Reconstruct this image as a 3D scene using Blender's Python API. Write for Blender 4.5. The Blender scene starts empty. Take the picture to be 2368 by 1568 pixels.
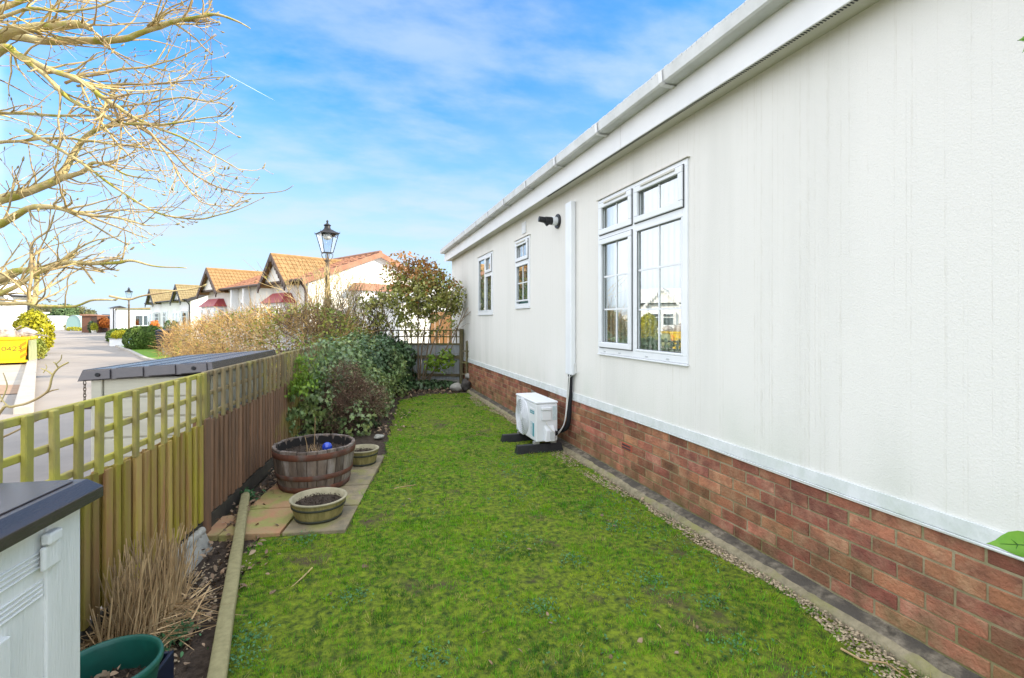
import bpy, bmesh, math, random
import numpy as np
from mathutils import Vector, Matrix, noise as mnoise
random.seed(7); rng = np.random.default_rng(7)
S = bpy.context.scene; COL = S.collection
R = math.radians

# ---------------------------------------------------------------- camera model (used to turn survey pixels into ground points)
F = 1125.0; CX = 1184.0; HY = 742.0; H = 1.47; D = 2.37
A = math.atan(368 / F); CA, SA = math.cos(A), math.sin(A)
def cw(x, z, h): return Vector((x*CA + z*SA, z*CA - x*SA, h))
def C(u, v, z): return cw((u-CX)/F*z, z, H-(v-HY)/F*z)
def U(u, z, h=0): return cw((u-CX)/F*z, z, h)
def G(u, v, h=0):
    z = (H-h)*F/(v-HY); return U(u, z, h)
def proj(p):
    x = p[0]*CA - p[1]*SA; z = p[1]*CA + p[0]*SA
    return (CX + F*x/max(z, .05), HY + F*(H-p[2])/max(z, .05))
def WY(u, X=D): return X/math.tan(A + math.atan((u-CX)/F))
def WZ(u, v, X=D):
    Y = WY(u, X); z = Y*CA + X*SA
    return H - (v-HY)/F*z

# ---------------------------------------------------------------- mesh helpers
class MB:
    def __init__(s): s.v = []; s.f = []; s.m = []
    def add(s, vs, fs, mi=0):
        o = len(s.v); s.v += [tuple(p) for p in vs]; s.f += [[i+o for i in f] for f in fs]; s.m += [mi]*len(fs); return s
    def box(s, a, b, mi=0, M=None):
        x0,y0,z0 = a; x1,y1,z1 = b
        vs = [Vector(p) for p in ((x0,y0,z0),(x1,y0,z0),(x1,y1,z0),(x0,y1,z0),(x0,y0,z1),(x1,y0,z1),(x1,y1,z1),(x0,y1,z1))]
        if M is not None: vs = [M @ p for p in vs]
        return s.add(vs, [(0,3,2,1),(4,5,6,7),(0,1,5,4),(1,2,6,5),(2,3,7,6),(3,0,4,7)], mi)
    def hexa(s, vs, mi=0):
        return s.add(vs, [(0,3,2,1),(4,5,6,7),(0,1,5,4),(1,2,6,5),(2,3,7,6),(3,0,4,7)], mi)
    def bar(s, p, q, w, h, up=(0,0,1), mi=0):
        p, q = Vector(p), Vector(q); d = (q-p).normalized(); up = Vector(up)
        sd = d.cross(up); sd = sd.normalized() if sd.length > 1e-5 else Vector((1,0,0)); u2 = sd.cross(d)
        a, b = sd*w/2, u2*h/2
        return s.hexa([p-a-b, p+a-b, q+a-b, q-a-b, p-a+b, p+a+b, q+a+b, q-a+b], mi)
    def tube(s, pts, rad, n=6, mi=0, cap=True):
        pts = [Vector(p) for p in pts]; m = len(pts)
        if not hasattr(rad, '__len__'): rad = [rad]*m
        o = len(s.v); ref = None
        for i, p in enumerate(pts):
            t = (pts[min(i+1,m-1)] - pts[max(i-1,0)])
            t = t.normalized() if t.length > 1e-9 else Vector((0,0,1))
            if ref is None: ref = t.orthogonal().normalized()
            ref = ref - t*ref.dot(t); ref = ref.normalized() if ref.length > 1e-6 else t.orthogonal().normalized()
            b = t.cross(ref)
            for k in range(n):
                an = 2*math.pi*k/n; s.v.append(tuple(p + (ref*math.cos(an)+b*math.sin(an))*rad[i]))
        for i in range(m-1):
            for k in range(n):
                k2 = (k+1) % n; s.f.append([o+i*n+k, o+i*n+k2, o+(i+1)*n+k2, o+(i+1)*n+k]); s.m.append(mi)
        if cap:
            s.f.append([o+k for k in range(n)][::-1]); s.m.append(mi); s.f.append([o+(m-1)*n+k for k in range(n)]); s.m.append(mi)
        return s
    def lathe(s, prof, n=24, c=(0,0,0), mi=0, sx=1, jit=0):
        o = len(s.v); c = Vector(c)
        for r, z in prof:
            for k in range(n):
                an = 2*math.pi*k/n; rr = r*(1+jit*math.sin(k*1.7+3*z))
                s.v.append((c.x+rr*math.cos(an)*sx, c.y+rr*math.sin(an), c.z+z))
        for i in range(len(prof)-1):
            for k in range(n):
                k2 = (k+1) % n; s.f.append([o+i*n+k, o+i*n+k2, o+(i+1)*n+k2, o+(i+1)*n+k]); s.m.append(mi)
        return s
    def prism(s, poly, z0, z1, mi=0):
        n = len(poly); vs = [(p[0],p[1],z0) for p in poly] + [(p[0],p[1],z1) for p in poly]
        return s.add(vs, [list(range(n))[::-1], list(range(n,2*n))] + [[i,(i+1)%n,n+(i+1)%n,n+i] for i in range(n)], mi)
    def slab(s, poly, off, mi=0):          # polygon of 3D points pushed along off
        n = len(poly); off = Vector(off); vs = [Vector(p) for p in poly] + [Vector(p)+off for p in poly]
        return s.add(vs, [list(range(n))[::-1], list(range(n,2*n))] + [[i,(i+1)%n,n+(i+1)%n,n+i] for i in range(n)], mi)
    def build(s, name, mats, parent=None, smooth=False, bevel=0, world=True, seg=2):
        me = bpy.data.meshes.new(name); me.from_pydata(s.v, [], s.f)
        if not isinstance(mats, (list, tuple)): mats = [mats]
        for m in mats: me.materials.append(m)
        if len(mats) > 1: me.polygons.foreach_set('material_index', s.m)
        bm = bmesh.new(); bm.from_mesh(me); bmesh.ops.recalc_face_normals(bm, faces=bm.faces); bm.to_mesh(me); bm.free()
        return link(name, me, parent, smooth, bevel, world, seg)
def link(name, me, parent=None, smooth=False, bevel=0, world=True, seg=2):
    o = bpy.data.objects.new(name, me); COL.objects.link(o)
    if smooth: me.polygons.foreach_set('use_smooth', [True]*len(me.polygons))
    me.update()
    if bevel:
        b = o.modifiers.new('bevel','BEVEL'); b.width = bevel; b.segments = seg; b.limit_method = 'ANGLE'; b.angle_limit = R(40)
    if parent is not None:
        o.parent = parent
        if world:
            P = Matrix.Translation(parent.location) @ Matrix.Rotation(parent.rotation_euler.z, 4, 'Z')
            q = parent.parent
            if parent.type != 'EMPTY': P = Matrix.Identity(4)
            o.matrix_parent_inverse = P.inverted()
    return o
def npmesh(name, V, k, mats, parent=None, mi=None, smooth=False, world=True):
    """V: (N,k,3) polygons of k corners each"""
    N = V.shape[0]; me = bpy.data.meshes.new(name)
    me.vertices.add(N*k); me.vertices.foreach_set('co', V.reshape(-1).astype(np.float32))
    me.loops.add(N*k); me.loops.foreach_set('vertex_index', np.arange(N*k, dtype=np.int32))
    me.polygons.add(N); me.polygons.foreach_set('loop_start', np.arange(0, N*k, k, dtype=np.int32))
    me.polygons.foreach_set('loop_total', np.full(N, k, dtype=np.int32))
    if not isinstance(mats, (list, tuple)): mats = [mats]
    for m in mats: me.materials.append(m)
    if mi is not None: me.polygons.foreach_set('material_index', mi.astype(np.int32))
    me.update(calc_edges=True); me.validate()
    return link(name, me, parent, smooth, 0, world)
def tag(o, label=None, cat=None, group=None, kind=None):
    if label: o['label'] = label
    if cat: o['category'] = cat
    if group: o['group'] = group
    if kind: o['kind'] = kind
    return o
def thing(name, label, cat, loc=(0,0,0), rz=0, group=None):
    o = bpy.data.objects.new(name, None); COL.objects.link(o); o.location = loc; o.rotation_euler = (0,0,rz); o.empty_display_size = .1
    return tag(o, label, cat, group)
def dup(root, loc, rz, label, group=None):
    r = root.copy(); COL.objects.link(r); r.location = loc; r.rotation_euler = (0,0,rz); r['label'] = label
    if group: r['group'] = group
    def rec(a, b):
        for ch in list(a.children):
            c = ch.copy(); COL.objects.link(c); c.parent = b; rec(ch, c)
    rec(root, r); return r

# ---------------------------------------------------------------- materials
def lin(c): return tuple(((x/255)/12.92 if x/255 <= .04045 else ((x/255+.055)/1.055)**2.4) for x in c) + (1,)
def rgba(c): return tuple(c) + (1,) if len(c) == 3 else c
def pm(name, c1, c2=None, scale=6, rough=.7, bump=0, bscale=None, island=0, hue=0, stretch=(1,1,1), metal=0, spec=.3, c3=None, s3=1.2, lo3=.5, hi3=.65, lo=.35, hi=.65, trans=0, bdist=.01, st3=(1,1,1), detail=5, zst=None):
    m = bpy.data.materials.new(name); m.use_nodes = True; nt = m.node_tree; N = nt.nodes; L = nt.links
    p = N['Principled BSDF']; p.inputs['Roughness'].default_value = rough; p.inputs['Metallic'].default_value = metal
    p.inputs['Specular IOR Level'].default_value = spec
    tc = N.new('ShaderNodeTexCoord')
    def mapped(st):
        mp = N.new('ShaderNodeMapping'); mp.inputs['Scale'].default_value = st; L.new(tc.outputs['Object'], mp.inputs['Vector']); return mp.outputs['Vector']
    vec = mapped(stretch)
    def noise(sc, v, d=detail):
        n = N.new('ShaderNodeTexNoise'); n.inputs['Scale'].default_value = sc; n.inputs['Detail'].default_value = d; n.inputs['Roughness'].default_value = .6
        L.new(v, n.inputs['Vector']); return n.outputs['Fac']
    def mr(x, a, b):
        r = N.new('ShaderNodeMapRange'); r.inputs['From Min'].default_value = a; r.inputs['From Max'].default_value = b; L.new(x, r.inputs['Value']); return r.outputs['Result']
    def mix(f, a, b):
        x = N.new('ShaderNodeMix'); x.data_type = 'RGBA'
        L.new(f, x.inputs[0])
        for i, q in ((6,a),(7,b)):
            if isinstance(q, tuple): x.inputs[i].default_value = q
            else: L.new(q, x.inputs[i])
        return x.outputs[2]
    col = rgba(c1)
    if c2 is not None: col = mix(mr(noise(scale, vec), lo, hi), rgba(c1), rgba(c2))
    if c3 is not None: col = mix(mr(noise(s3, mapped(st3)), lo3, hi3), col, rgba(c3))
    if zst:                                                       # algae and splash dirt creeping up from the ground
        sp = N.new('ShaderNodeSeparateXYZ'); L.new(tc.outputs['Object'], sp.inputs[0])
        zf = N.new('ShaderNodeMapRange'); zf.inputs['From Min'].default_value = zst[1]; zf.inputs['From Max'].default_value = zst[2]; zf.inputs['To Min'].default_value = zst[3]; zf.inputs['To Max'].default_value = 0; L.new(sp.outputs[2], zf.inputs['Value'])
        q = N.new('ShaderNodeMath'); q.operation = 'MULTIPLY'; L.new(zf.outputs['Result'], q.inputs[0]); L.new(mr(noise(3.5, mapped((1,1,1)), 7), .38, .62), q.inputs[1])
        col = mix(q.outputs[0], col, rgba(zst[0]))
    if island or hue:
        g = N.new('ShaderNodeNewGeometry'); hs = N.new('ShaderNodeHueSaturation')
        r = N.new('ShaderNodeMapRange'); r.inputs['To Min'].default_value = 1-island; r.inputs['To Max'].default_value = 1+island
        L.new(g.outputs['Random Per Island'], r.inputs['Value']); L.new(r.outputs['Result'], hs.inputs['Value'])
        if hue:
            w = N.new('ShaderNodeTexWhiteNoise'); w.noise_dimensions = '1D'; L.new(g.outputs['Random Per Island'], w.inputs['W'])
            r2 = N.new('ShaderNodeMapRange'); r2.inputs['To Min'].default_value = .5-hue; r2.inputs['To Max'].default_value = .5+hue
            L.new(w.outputs['Value'], r2.inputs['Value']); L.new(r2.outputs['Result'], hs.inputs['Hue'])
        if isinstance(col, tuple): hs.inputs['Color'].default_value = col
        else: L.new(col, hs.inputs['Color'])
        col = hs.outputs['Color']
    if isinstance(col, tuple): p.inputs['Base Color'].default_value = col
    else: L.new(col, p.inputs['Base Color'])
    if bump:
        b = N.new('ShaderNodeBump'); b.inputs['Strength'].default_value = bump; b.inputs['Distance'].default_value = bdist
        L.new(noise(bscale or scale, vec, 4), b.inputs['Height']); L.new(b.outputs['Normal'], p.inputs['Normal'])
    if trans:
        t = N.new('ShaderNodeBsdfTranslucent'); ms = N.new('ShaderNodeMixShader'); ms.inputs[0].default_value = trans
        if isinstance(col, tuple): t.inputs['Color'].default_value = col
        else: L.new(col, t.inputs['Color'])
        L.new(p.outputs[0], ms.inputs[1]); L.new(t.outputs[0], ms.inputs[2]); L.new(ms.outputs[0], N['Material Output'].inputs['Surface'])
    return m
def glass_mat(name, tint, refl=1.0, rough=.0):
    m = bpy.data.materials.new(name); m.use_nodes = True; N = m.node_tree.nodes; L = m.node_tree.links
    N.remove(N['Principled BSDF'])
    lw = N.new('ShaderNodeLayerWeight'); lw.inputs['Blend'].default_value = .5
    pw = N.new('ShaderNodeMath'); pw.operation = 'POWER'; pw.inputs[1].default_value = 3.5; L.new(lw.outputs['Facing'], pw.inputs[0])
    mu = N.new('ShaderNodeMath'); mu.operation = 'MULTIPLY_ADD'; mu.inputs[1].default_value = 1.1*refl; mu.inputs[2].default_value = .22*refl; mu.use_clamp = True
    L.new(pw.outputs[0], mu.inputs[0])
    t = N.new('ShaderNodeBsdfTransparent'); t.inputs['Color'].default_value = rgba(tint)
    g = N.new('ShaderNodeBsdfGlossy'); g.inputs['Roughness'].default_value = rough; g.inputs['Color'].default_value = (.96,.98,1,1)
    x = N.new('ShaderNodeMixShader'); L.new(mu.outputs[0], x.inputs[0]); L.new(t.outputs[0], x.inputs[1]); L.new(g.outputs[0], x.inputs[2])
    L.new(x.outputs[0], N['Material Output'].inputs['Surface']); return m

M = {}
M['upvc'] = pm('upvc', (.80,.82,.84), (.74,.77,.79), 3, .35, spec=.5)
M['seal_grey'] = pm('seal_grey', (.16,.165,.17), rough=.6)
M['gasket'] = pm('gasket', (.05,.05,.055), rough=.6)
M['glass'] = glass_mat('window_glass', (.94,.965,.95))
M['white_paint'] = pm('white_paint', (.80,.80,.80), (.74,.745,.75), 2.5, .45, .15, 30)
M['trim'] = pm('trim_strip', (.72,.745,.75), (.62,.655,.645), 7, .6, .3, 40, stretch=(1,2,1), c3=(.55,.60,.55), s3=4, lo3=.52, hi3=.72)
M['gutter'] = pm('gutter_plastic', (.66,.67,.66), (.55,.56,.54), 5, .45, c3=(.40,.41,.36), s3=3, lo3=.6, hi3=.8)
M['soffit'] = pm('soffit_board', (.62,.60,.53), rough=.6)
M['black_plastic'] = pm('black_plastic', (.018,.019,.022), (.03,.03,.032), 20, .45)
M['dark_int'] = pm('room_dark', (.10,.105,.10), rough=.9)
M['blind'] = pm('blind_fabric', (.66,.70,.65), (.62,.66,.60), 3, .9, island=.05, trans=.35)
M['teal_blind'] = pm('frosted_film', (.10,.22,.20), (.13,.26,.24), 4, .6)
M['mortar'] = pm('mortar', (.33,.275,.175), (.25,.215,.125), 14, .95, .5, 90, c3=(.22,.21,.10), s3=2.0, zst=((.17,.155,.045),.06,.42,.9))
M['brick'] = pm('brick', (.37,.15,.09), (.20,.095,.065), 7, .95, 1.0, 60, island=.32, hue=.014, zst=((.17,.135,.06),.06,.34,.75), c3=(.42,.235,.145), s3=8, lo3=.48, hi3=.72, spec=.1)
M['concrete'] = pm('concrete', (.27,.235,.175), (.075,.066,.05), 22, .98, 1.0, 70, c3=(.09,.08,.065), s3=6, lo3=.42, hi3=.58, detail=9)
M['concrete_face'] = pm('concrete_face', (.33,.285,.185), (.20,.175,.11), 18, .98, .9, 60, c3=(.26,.25,.10), s3=4, detail=9)
M['wood_green'] = pm('weathered_timber', (.42,.235,.095), (.46,.33,.11), 3.0, .9, .7, 60, island=.38, hue=.012, stretch=(6,6,.7), c3=(.43,.38,.04), s3=2.6, lo3=.44, hi3=.62, st3=(2.2,2.2,.4))
M['wood_trellis'] = pm('mossy_trellis_timber', (.42,.36,.10), (.34,.27,.115), 4.0, .9, .6, 60, island=.18, stretch=(5,5,1.5), c3=(.46,.41,.08), s3=3, lo3=.45, hi3=.6)
M['wood_brown'] = pm('brown_timber', (.28,.155,.088), (.19,.118,.075), 4.0, .85, .5, 60, island=.28, stretch=(6,6,.7), c3=(.30,.27,.06), s3=1.1, lo3=.55, hi3=.7)
M['kickboard'] = pm('gravel_board', (.085,.075,.055), (.05,.045,.035), 8, .9, .5, 50)
M['timber_pale'] = pm('pale_timber', (.36,.32,.165), (.27,.245,.12), 5, .8, .5, 40, stretch=(7,7,.6))
M['lid'] = pm('lid_plastic', (.052,.039,.039), (.038,.030,.031), 6, .27, .15, 70, stretch=(3,.4,3), spec=.9)
M['box_white'] = pm('resin_white', (.82,.82,.80), (.75,.755,.73), 4, .5, .35, 25, stretch=(5,5,.5))
M['box_cream'] = pm('resin_cream', (.52,.50,.40), (.46,.445,.36), 4, .55, .3, 25, stretch=(.5,.5,6))
M['pot_green'] = pm('green_plastic', (.01,.115,.085), (.008,.085,.062), 9, .42, spec=.45)
M['pot_blue'] = pm('navy_plastic', (.012,.018,.04), rough=.4)
M['soil'] = pm('soil', (.032,.022,.015), (.075,.055,.04), 30, 1, .9, 60, island=.3)
M['straw'] = pm('dry_straw', (.58,.42,.23), (.36,.235,.115), 8, .8, island=.35, trans=.15)
M['leaf_litter'] = pm('leaf_litter', (.20,.125,.075), (.32,.24,.16), 12, .9, island=.55)
M['grass_mid'] = pm('grass_mid', (0.163,0.356,0.011), (0.213,0.409,0.012), 9, .6, island=.35, trans=.25)
M['grass_moss'] = pm('grass_moss', (0.369,0.473,0.012), (0.298,0.414,0.012), 9, .7, island=.3, trans=.2)
M['grass_fresh'] = pm('grass_fresh', (0.115,0.356,0.012), (0.149,0.394,0.013), 9, .55, island=.35, trans=.25)
M['grass_deep'] = pm('grass_deep', (0.037,0.138,0.012), (0.049,0.161,0.012), 9, .55, island=.4, trans=.2)
M['grass_straw'] = pm('grass_straw', (0.486,0.409,0.144), (0.378,0.317,0.108), 9, .8, island=.3, trans=.2)
M['lawn'] = pm('lawn_moss', (.03,.055,.008), (.19,.25,.015), 26, 1, 1.0, 70, c3=(.085,.062,.035), s3=2.1, lo3=.57, hi3=.68, detail=8)
M['weed'] = pm('clover_leaf', (.10,.235,.11), (.065,.18,.06), 9, .6, island=.35, trans=.2)
M['gravel'] = pm('gravel', (.40,.325,.215), (.27,.215,.145), 30, .9, island=.5)
M['ivy'] = pm('ivy_leaf', (.15,.235,.085), (.22,.30,.11), 4, .36, island=.55, hue=.02, spec=.6, trans=.15, c3=(.26,.31,.07), s3=2, lo3=.5, hi3=.65)
M['ivy_bright'] = pm('ivy_new_leaf', (.24,.34,.03), (.14,.26,.04), 6, .5, island=.3, trans=.25)
M['ivy_dark'] = pm('ivy_dark_leaf', (.05,.105,.04), (.085,.145,.055), 4, .4, island=.5, spec=.5, trans=.1)
M['twig_brown'] = pm('twig_brown', (.17,.10,.065), (.11,.07,.05), 10, .9, island=.4)
M['twig_gold'] = pm('twig_gold', (.55,.36,.12), (.40,.25,.10), 3, .85, island=.4, hue=.015, trans=.1)
M['hedge_leaf'] = pm('hedge_leaf', (.18,.25,.04), (.30,.29,.05), 1.5, .6, island=.4, trans=.2)
M['photinia'] = pm('photinia_leaf', (.25,.29,.055), (.36,.33,.10), 5, .42, island=.45, hue=.02, spec=.5, trans=.25)
M['photinia_red'] = pm('photinia_young_leaf', (.42,.24,.06), (.36,.15,.05), 5, .45, island=.35, trans=.25)
M['shrub_bark'] = pm('shrub_bark', (.27,.20,.13), (.18,.135,.09), 12, .9, .5, 40)
M['wood_weathered'] = pm('weathered_trellis', (.31,.24,.125), (.23,.175,.10), 5.0, .9, .6, 60, island=.22, stretch=(5,5,1.5), c3=(.36,.32,.085), s3=2, lo3=.52, hi3=.68)
M['bark'] = pm('bark_brown', (.16,.115,.075), (.10,.075,.05), 12, .9, .5, 40)
M['mag_bark'] = pm('lichen_bark', (.60,.50,.24), (.42,.32,.15), 9, .85, .6, 50, c3=(.34,.32,.055), s3=5, lo3=.5, hi3=.62)
M['mag_twig'] = pm('young_bark', (.54,.42,.21), (.28,.185,.10), 6, .8, island=.3, c3=(.52,.42,.17), s3=3)
M['mag_bud'] = pm('bud', (.38,.32,.16), (.27,.22,.10), 30, .85, island=.2)
M['iron'] = pm('black_iron', (.022,.023,.027), (.035,.033,.035), 12, .5, metal=.2)
M['iron_brown'] = pm('faded_iron', (.16,.12,.085), (.10,.08,.06), 12, .65)
M['lamp_glass'] = glass_mat('lamp_glass', (.93,.95,.96), .5)
M['lamp_globe'] = pm('opal_globe', (.85,.85,.83), rough=.3)
M['asphalt'] = pm('asphalt', (.30,.265,.235), (.235,.21,.19), 1.4, .95, .5, 120, c3=(.35,.305,.26), s3=.25, lo3=.4, hi3=.7, detail=8)
M['earth'] = pm('earth', (.16,.15,.11), (.10,.11,.05), .6, 1)
M['drive'] = pm('concrete_drive', (.46,.41,.34), (.38,.34,.28), 1.5, .9)
M['paver'] = pm('block_paving', (.36,.24,.16), (.30,.20,.13), 5, .9, .3, 20)
M['kerb'] = pm('kerb_concrete', (.44,.41,.36), (.36,.34,.30), 6, .9)
M['verge'] = pm('verge_grass', (.16,.30,.02), (.12,.22,.02), 8, .9, .6, 30)
M['slab'] = pm('paving_slab', (.36,.29,.18), (.20,.175,.12), 8, .92, .7, 40, island=.14, c3=(.28,.27,.10), s3=5, detail=9)
M['slab_pink'] = pm('paving_slab_pink', (.48,.25,.14), (.40,.30,.15), 6, .92, .6, 40, island=.1, c3=(.34,.33,.11), s3=4, lo3=.46, hi3=.6, detail=9)
M['stone'] = pm('pale_stone', (.42,.41,.36), (.30,.295,.26), 9, .95, .6, 50)
M['stone_dark'] = pm('dark_stone', (.045,.042,.04), (.10,.09,.08), 12, .95, .6, 40)
M['barrel'] = pm('oak_stave', (.20,.155,.12), (.11,.085,.07), 5, .85, .5, 50, island=.3, stretch=(7,7,.6), c3=(.26,.23,.21), s3=6, st3=(2,2,.6))
M['barrel_in'] = pm('charred_oak', (.02,.018,.017), rough=.9)
M['rust'] = pm('rusty_hoop', (.17,.065,.038), (.09,.042,.03), 14, .8, .4, 80, c3=(.13,.10,.085), s3=6)
M['half_pot'] = pm('moulded_tub', (.30,.255,.10), (.19,.165,.06), 6, .75, .3, 40, stretch=(6,6,.5), island=.15)
M['half_rim'] = pm('tub_rim', (.42,.375,.25), (.28,.255,.16), 10, .8, .3, 40)
M['half_band'] = pm('tub_band', (.045,.05,.035), rough=.7)
M['blue_glass'] = pm('blue_glass', (.012,.04,.42), (.03,.10,.60), 5, .12, spec=.8)
M['house_wall'] = pm('cream_render', (.78,.75,.70), (.72,.69,.63), 3, .9, .2, 40)
M['house_white'] = pm('white_render', (.82,.82,.80), (.77,.77,.75), 3, .9, .2, 40)
M['terracotta'] = pm('terracotta_tile', (.36,.19,.125), (.27,.135,.085), 3, .85, .4, 20)
M['roof_gold'] = pm('golden_tile', (.36,.225,.10), (.275,.165,.07), 5, .85)
M['roof_brown'] = pm('brown_tile', (.30,.235,.12), (.23,.18,.09), 5, .8)
M['barge'] = pm('brown_bargeboard', (.085,.055,.042), rough=.6)
M['maroon'] = pm('maroon_canopy', (.30,.055,.06), rough=.5)
M['house_glass'] = glass_mat('far_window_glass', (.6,.66,.7), 1.2)
M['skip'] = pm('skip_yellow', (.80,.55,.012), (.72,.47,.012), 4, .5, c3=(.45,.24,.02), s3=3.5, lo3=.62, hi3=.8)
M['skip_pale'] = pm('skip_lit_end', (.42,.45,.24), (.35,.38,.20), 4, .6)  # paleness of the sunlit skip end put into the colour
M['orange_stripe'] = pm('orange_stripe', (.72,.22,.01), rough=.5)
M['letter'] = pm('stencil_paint', (.17,.15,.03), rough=.8)
M['rubble'] = pm('rubble_bag', (.52,.47,.43), (.17,.135,.12), 5, .8, .6, 12, island=.25)
M['scrap'] = pm('scrap', (.16,.14,.13), (.30,.25,.2), 6, .8, island=.4)
M['conifer_gold'] = pm('golden_conifer', (.40,.36,.012), (.30,.30,.02), 2, .7, island=.35, trans=.2)
M['conifer_green'] = pm('green_conifer', (.05,.10,.035), (.07,.13,.04), 3, .7, island=.4, trans=.1)
M['hedge_green'] = pm('box_hedge', (.07,.13,.025), (.12,.18,.03), 3, .7, island=.4, trans=.15)
M['tree_a'] = pm('far_tree_olive', (.13,.14,.06), (.18,.17,.08), .8, .8, island=.4, trans=.15)
M['tree_b'] = pm('far_tree_green', (.09,.15,.06), (.13,.19,.07), .8, .8, island=.4, trans=.15)
M['beech'] = pm('beech_orange', (.80,.27,.05), (.62,.20,.045), 2, .8, island=.35, trans=.2)
M['shed_brown'] = pm('shed_timber', (.20,.095,.06), (.15,.075,.05), 3, .8, stretch=(1,1,4))
M['bin'] = pm('bin_plastic', (.025,.032,.05), rough=.5)
M['brown_fence'] = pm('orange_timber', (.42,.22,.09), (.34,.18,.08), 3, .8, stretch=(6,6,.6))
M['grey_board'] = pm('grey_board', (.40,.43,.45), (.33,.35,.36), 5, .85, .3, 30, stretch=(5,5,.5), island=.1)
M['old_timber'] = pm('mossy_grey_timber', (.20,.165,.09), (.13,.115,.075), 6, .9, .4, 40, c3=(.17,.17,.05), s3=3)
M['ac_white'] = pm('ac_enamel', (.76,.78,.80), (.72,.74,.77), 2, .35, spec=.5)
M['ac_grey'] = pm('ac_grille', (.55,.575,.59), rough=.5)
M['ac_label'] = pm('ac_sticker', (.42,.52,.56), (.62,.68,.70), 40, .5)
M['ac_logo'] = pm('teal_print', (.07,.30,.36), rough=.5)
M['pipe_foam'] = pm('pipe_insulation', (.012,.013,.016), (.02,.02,.024), 30, .7, .3, 60)
M['cable_white'] = pm('white_cable', (.70,.70,.67), rough=.5)
M['door_brown'] = pm('stained_board', (.17,.06,.03), (.13,.045,.025), 4, .7, stretch=(1,4,1))
M['steel'] = pm('galvanised', (.45,.45,.44), rough=.45, metal=.6)
M['leaf_bright'] = pm('bright_leaf', (.14,.36,.03), (.20,.42,.04), 20, .4, trans=.25, spec=.5)
M['leaf_vein'] = pm('leaf_vein', (.04,.12,.02), rough=.6)
M['terra_vent'] = pm('terracotta_vent', (.40,.10,.06), rough=.8)
M['teal_tarp'] = pm('greenhouse_film', (.30,.46,.42), rough=.5)
M['contrail'] = pm('ice_trail', (.85,.88,.92), rough=1)

# main wall: cream textured cladding with faint vertical ribs
def wall_mat():
    m = bpy.data.materials.new('textured_cladding'); m.use_nodes = True; N = m.node_tree.nodes; L = m.node_tree.links
    p = N['Principled BSDF']; p.inputs['Roughness'].default_value = .8; p.inputs['Specular IOR Level'].default_value = .25
    tc = N.new('ShaderNodeTexCoord')
    def mp(s):
        q = N.new('ShaderNodeMapping'); q.inputs['Scale'].default_value = s; L.new(tc.outputs['Object'], q.inputs['Vector']); return q.outputs[0]
    def nz(s, sc, d=4):
        n = N.new('ShaderNodeTexNoise'); n.inputs['Scale'].default_value = sc; n.inputs['Detail'].default_value = d; L.new(mp(s), n.inputs['Vector']); return n.outputs['Fac']
    def mr(x, a, b, c=0, d=1):
        r = N.new('ShaderNodeMapRange'); r.inputs[1].default_value = a; r.inputs[2].default_value = b; r.inputs[3].default_value = c; r.inputs[4].default_value = d; L.new(x, r.inputs[0]); return r.outputs[0]
    def mx(f, a, b):
        x = N.new('ShaderNodeMix'); x.data_type = 'RGBA'; L.new(f, x.inputs[0])
        for i, q in ((6,a),(7,b)):
            if isinstance(q, tuple): x.inputs[i].default_value = q
            else: L.new(q, x.inputs[i])
        return x.outputs[2]
    def ma(op, a, b):
        x = N.new('ShaderNodeMath'); x.operation = op
        for i, q in ((0,a),(1,b)):
            if isinstance(q, (int,float)): x.inputs[i].default_value = q
            else: L.new(q, x.inputs[i])
        return x.outputs[0]
    ribs = mr(nz((1,75,.22), 1.0, 2), .57, .66)                 # irregular vertical lines
    dash = mr(nz((1,7,1.3), 9, 4), .36, .66)
    lines = ma('MULTIPLY', ribs, dash)
    streak = mr(nz((1,1.6,.16), 1.6, 5), .50, .80)
    base = mx(mr(nz((1,1,1), .8, 4), .3, .7), (.76,.745,.70,1), (.735,.722,.68,1))
    c = mx(ma('MULTIPLY', lines, .24), base, (.52,.49,.40,1))
    sp = N.new('ShaderNodeSeparateXYZ'); L.new(tc.outputs['Object'], sp.inputs[0])
    grime = ma('MULTIPLY', mr(sp.outputs[2], .60, 1.05, 1, 0), mr(nz((1,1.2,.5), 2.4, 6), .42, .72))
    c = mx(ma('MULTIPLY', grime, .60), c, (.56,.60,.52,1))
    c = mx(ma('MULTIPLY', streak, .50), c, (.55,.55,.505,1))
    L.new(c, p.inputs['Base Color'])
    st = nz((1,1,1), 150, 3)
    hgt = ma('SUBTRACT', st, ma('MULTIPLY', lines, .5))
    b = N.new('ShaderNodeBump'); b.inputs['Strength'].default_value = .5; b.inputs['Distance'].default_value = .004
    L.new(hgt, b.inputs['Height']); L.new(b.outputs[0], p.inputs['Normal'])
    return m
M['cladding'] = wall_mat()

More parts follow.
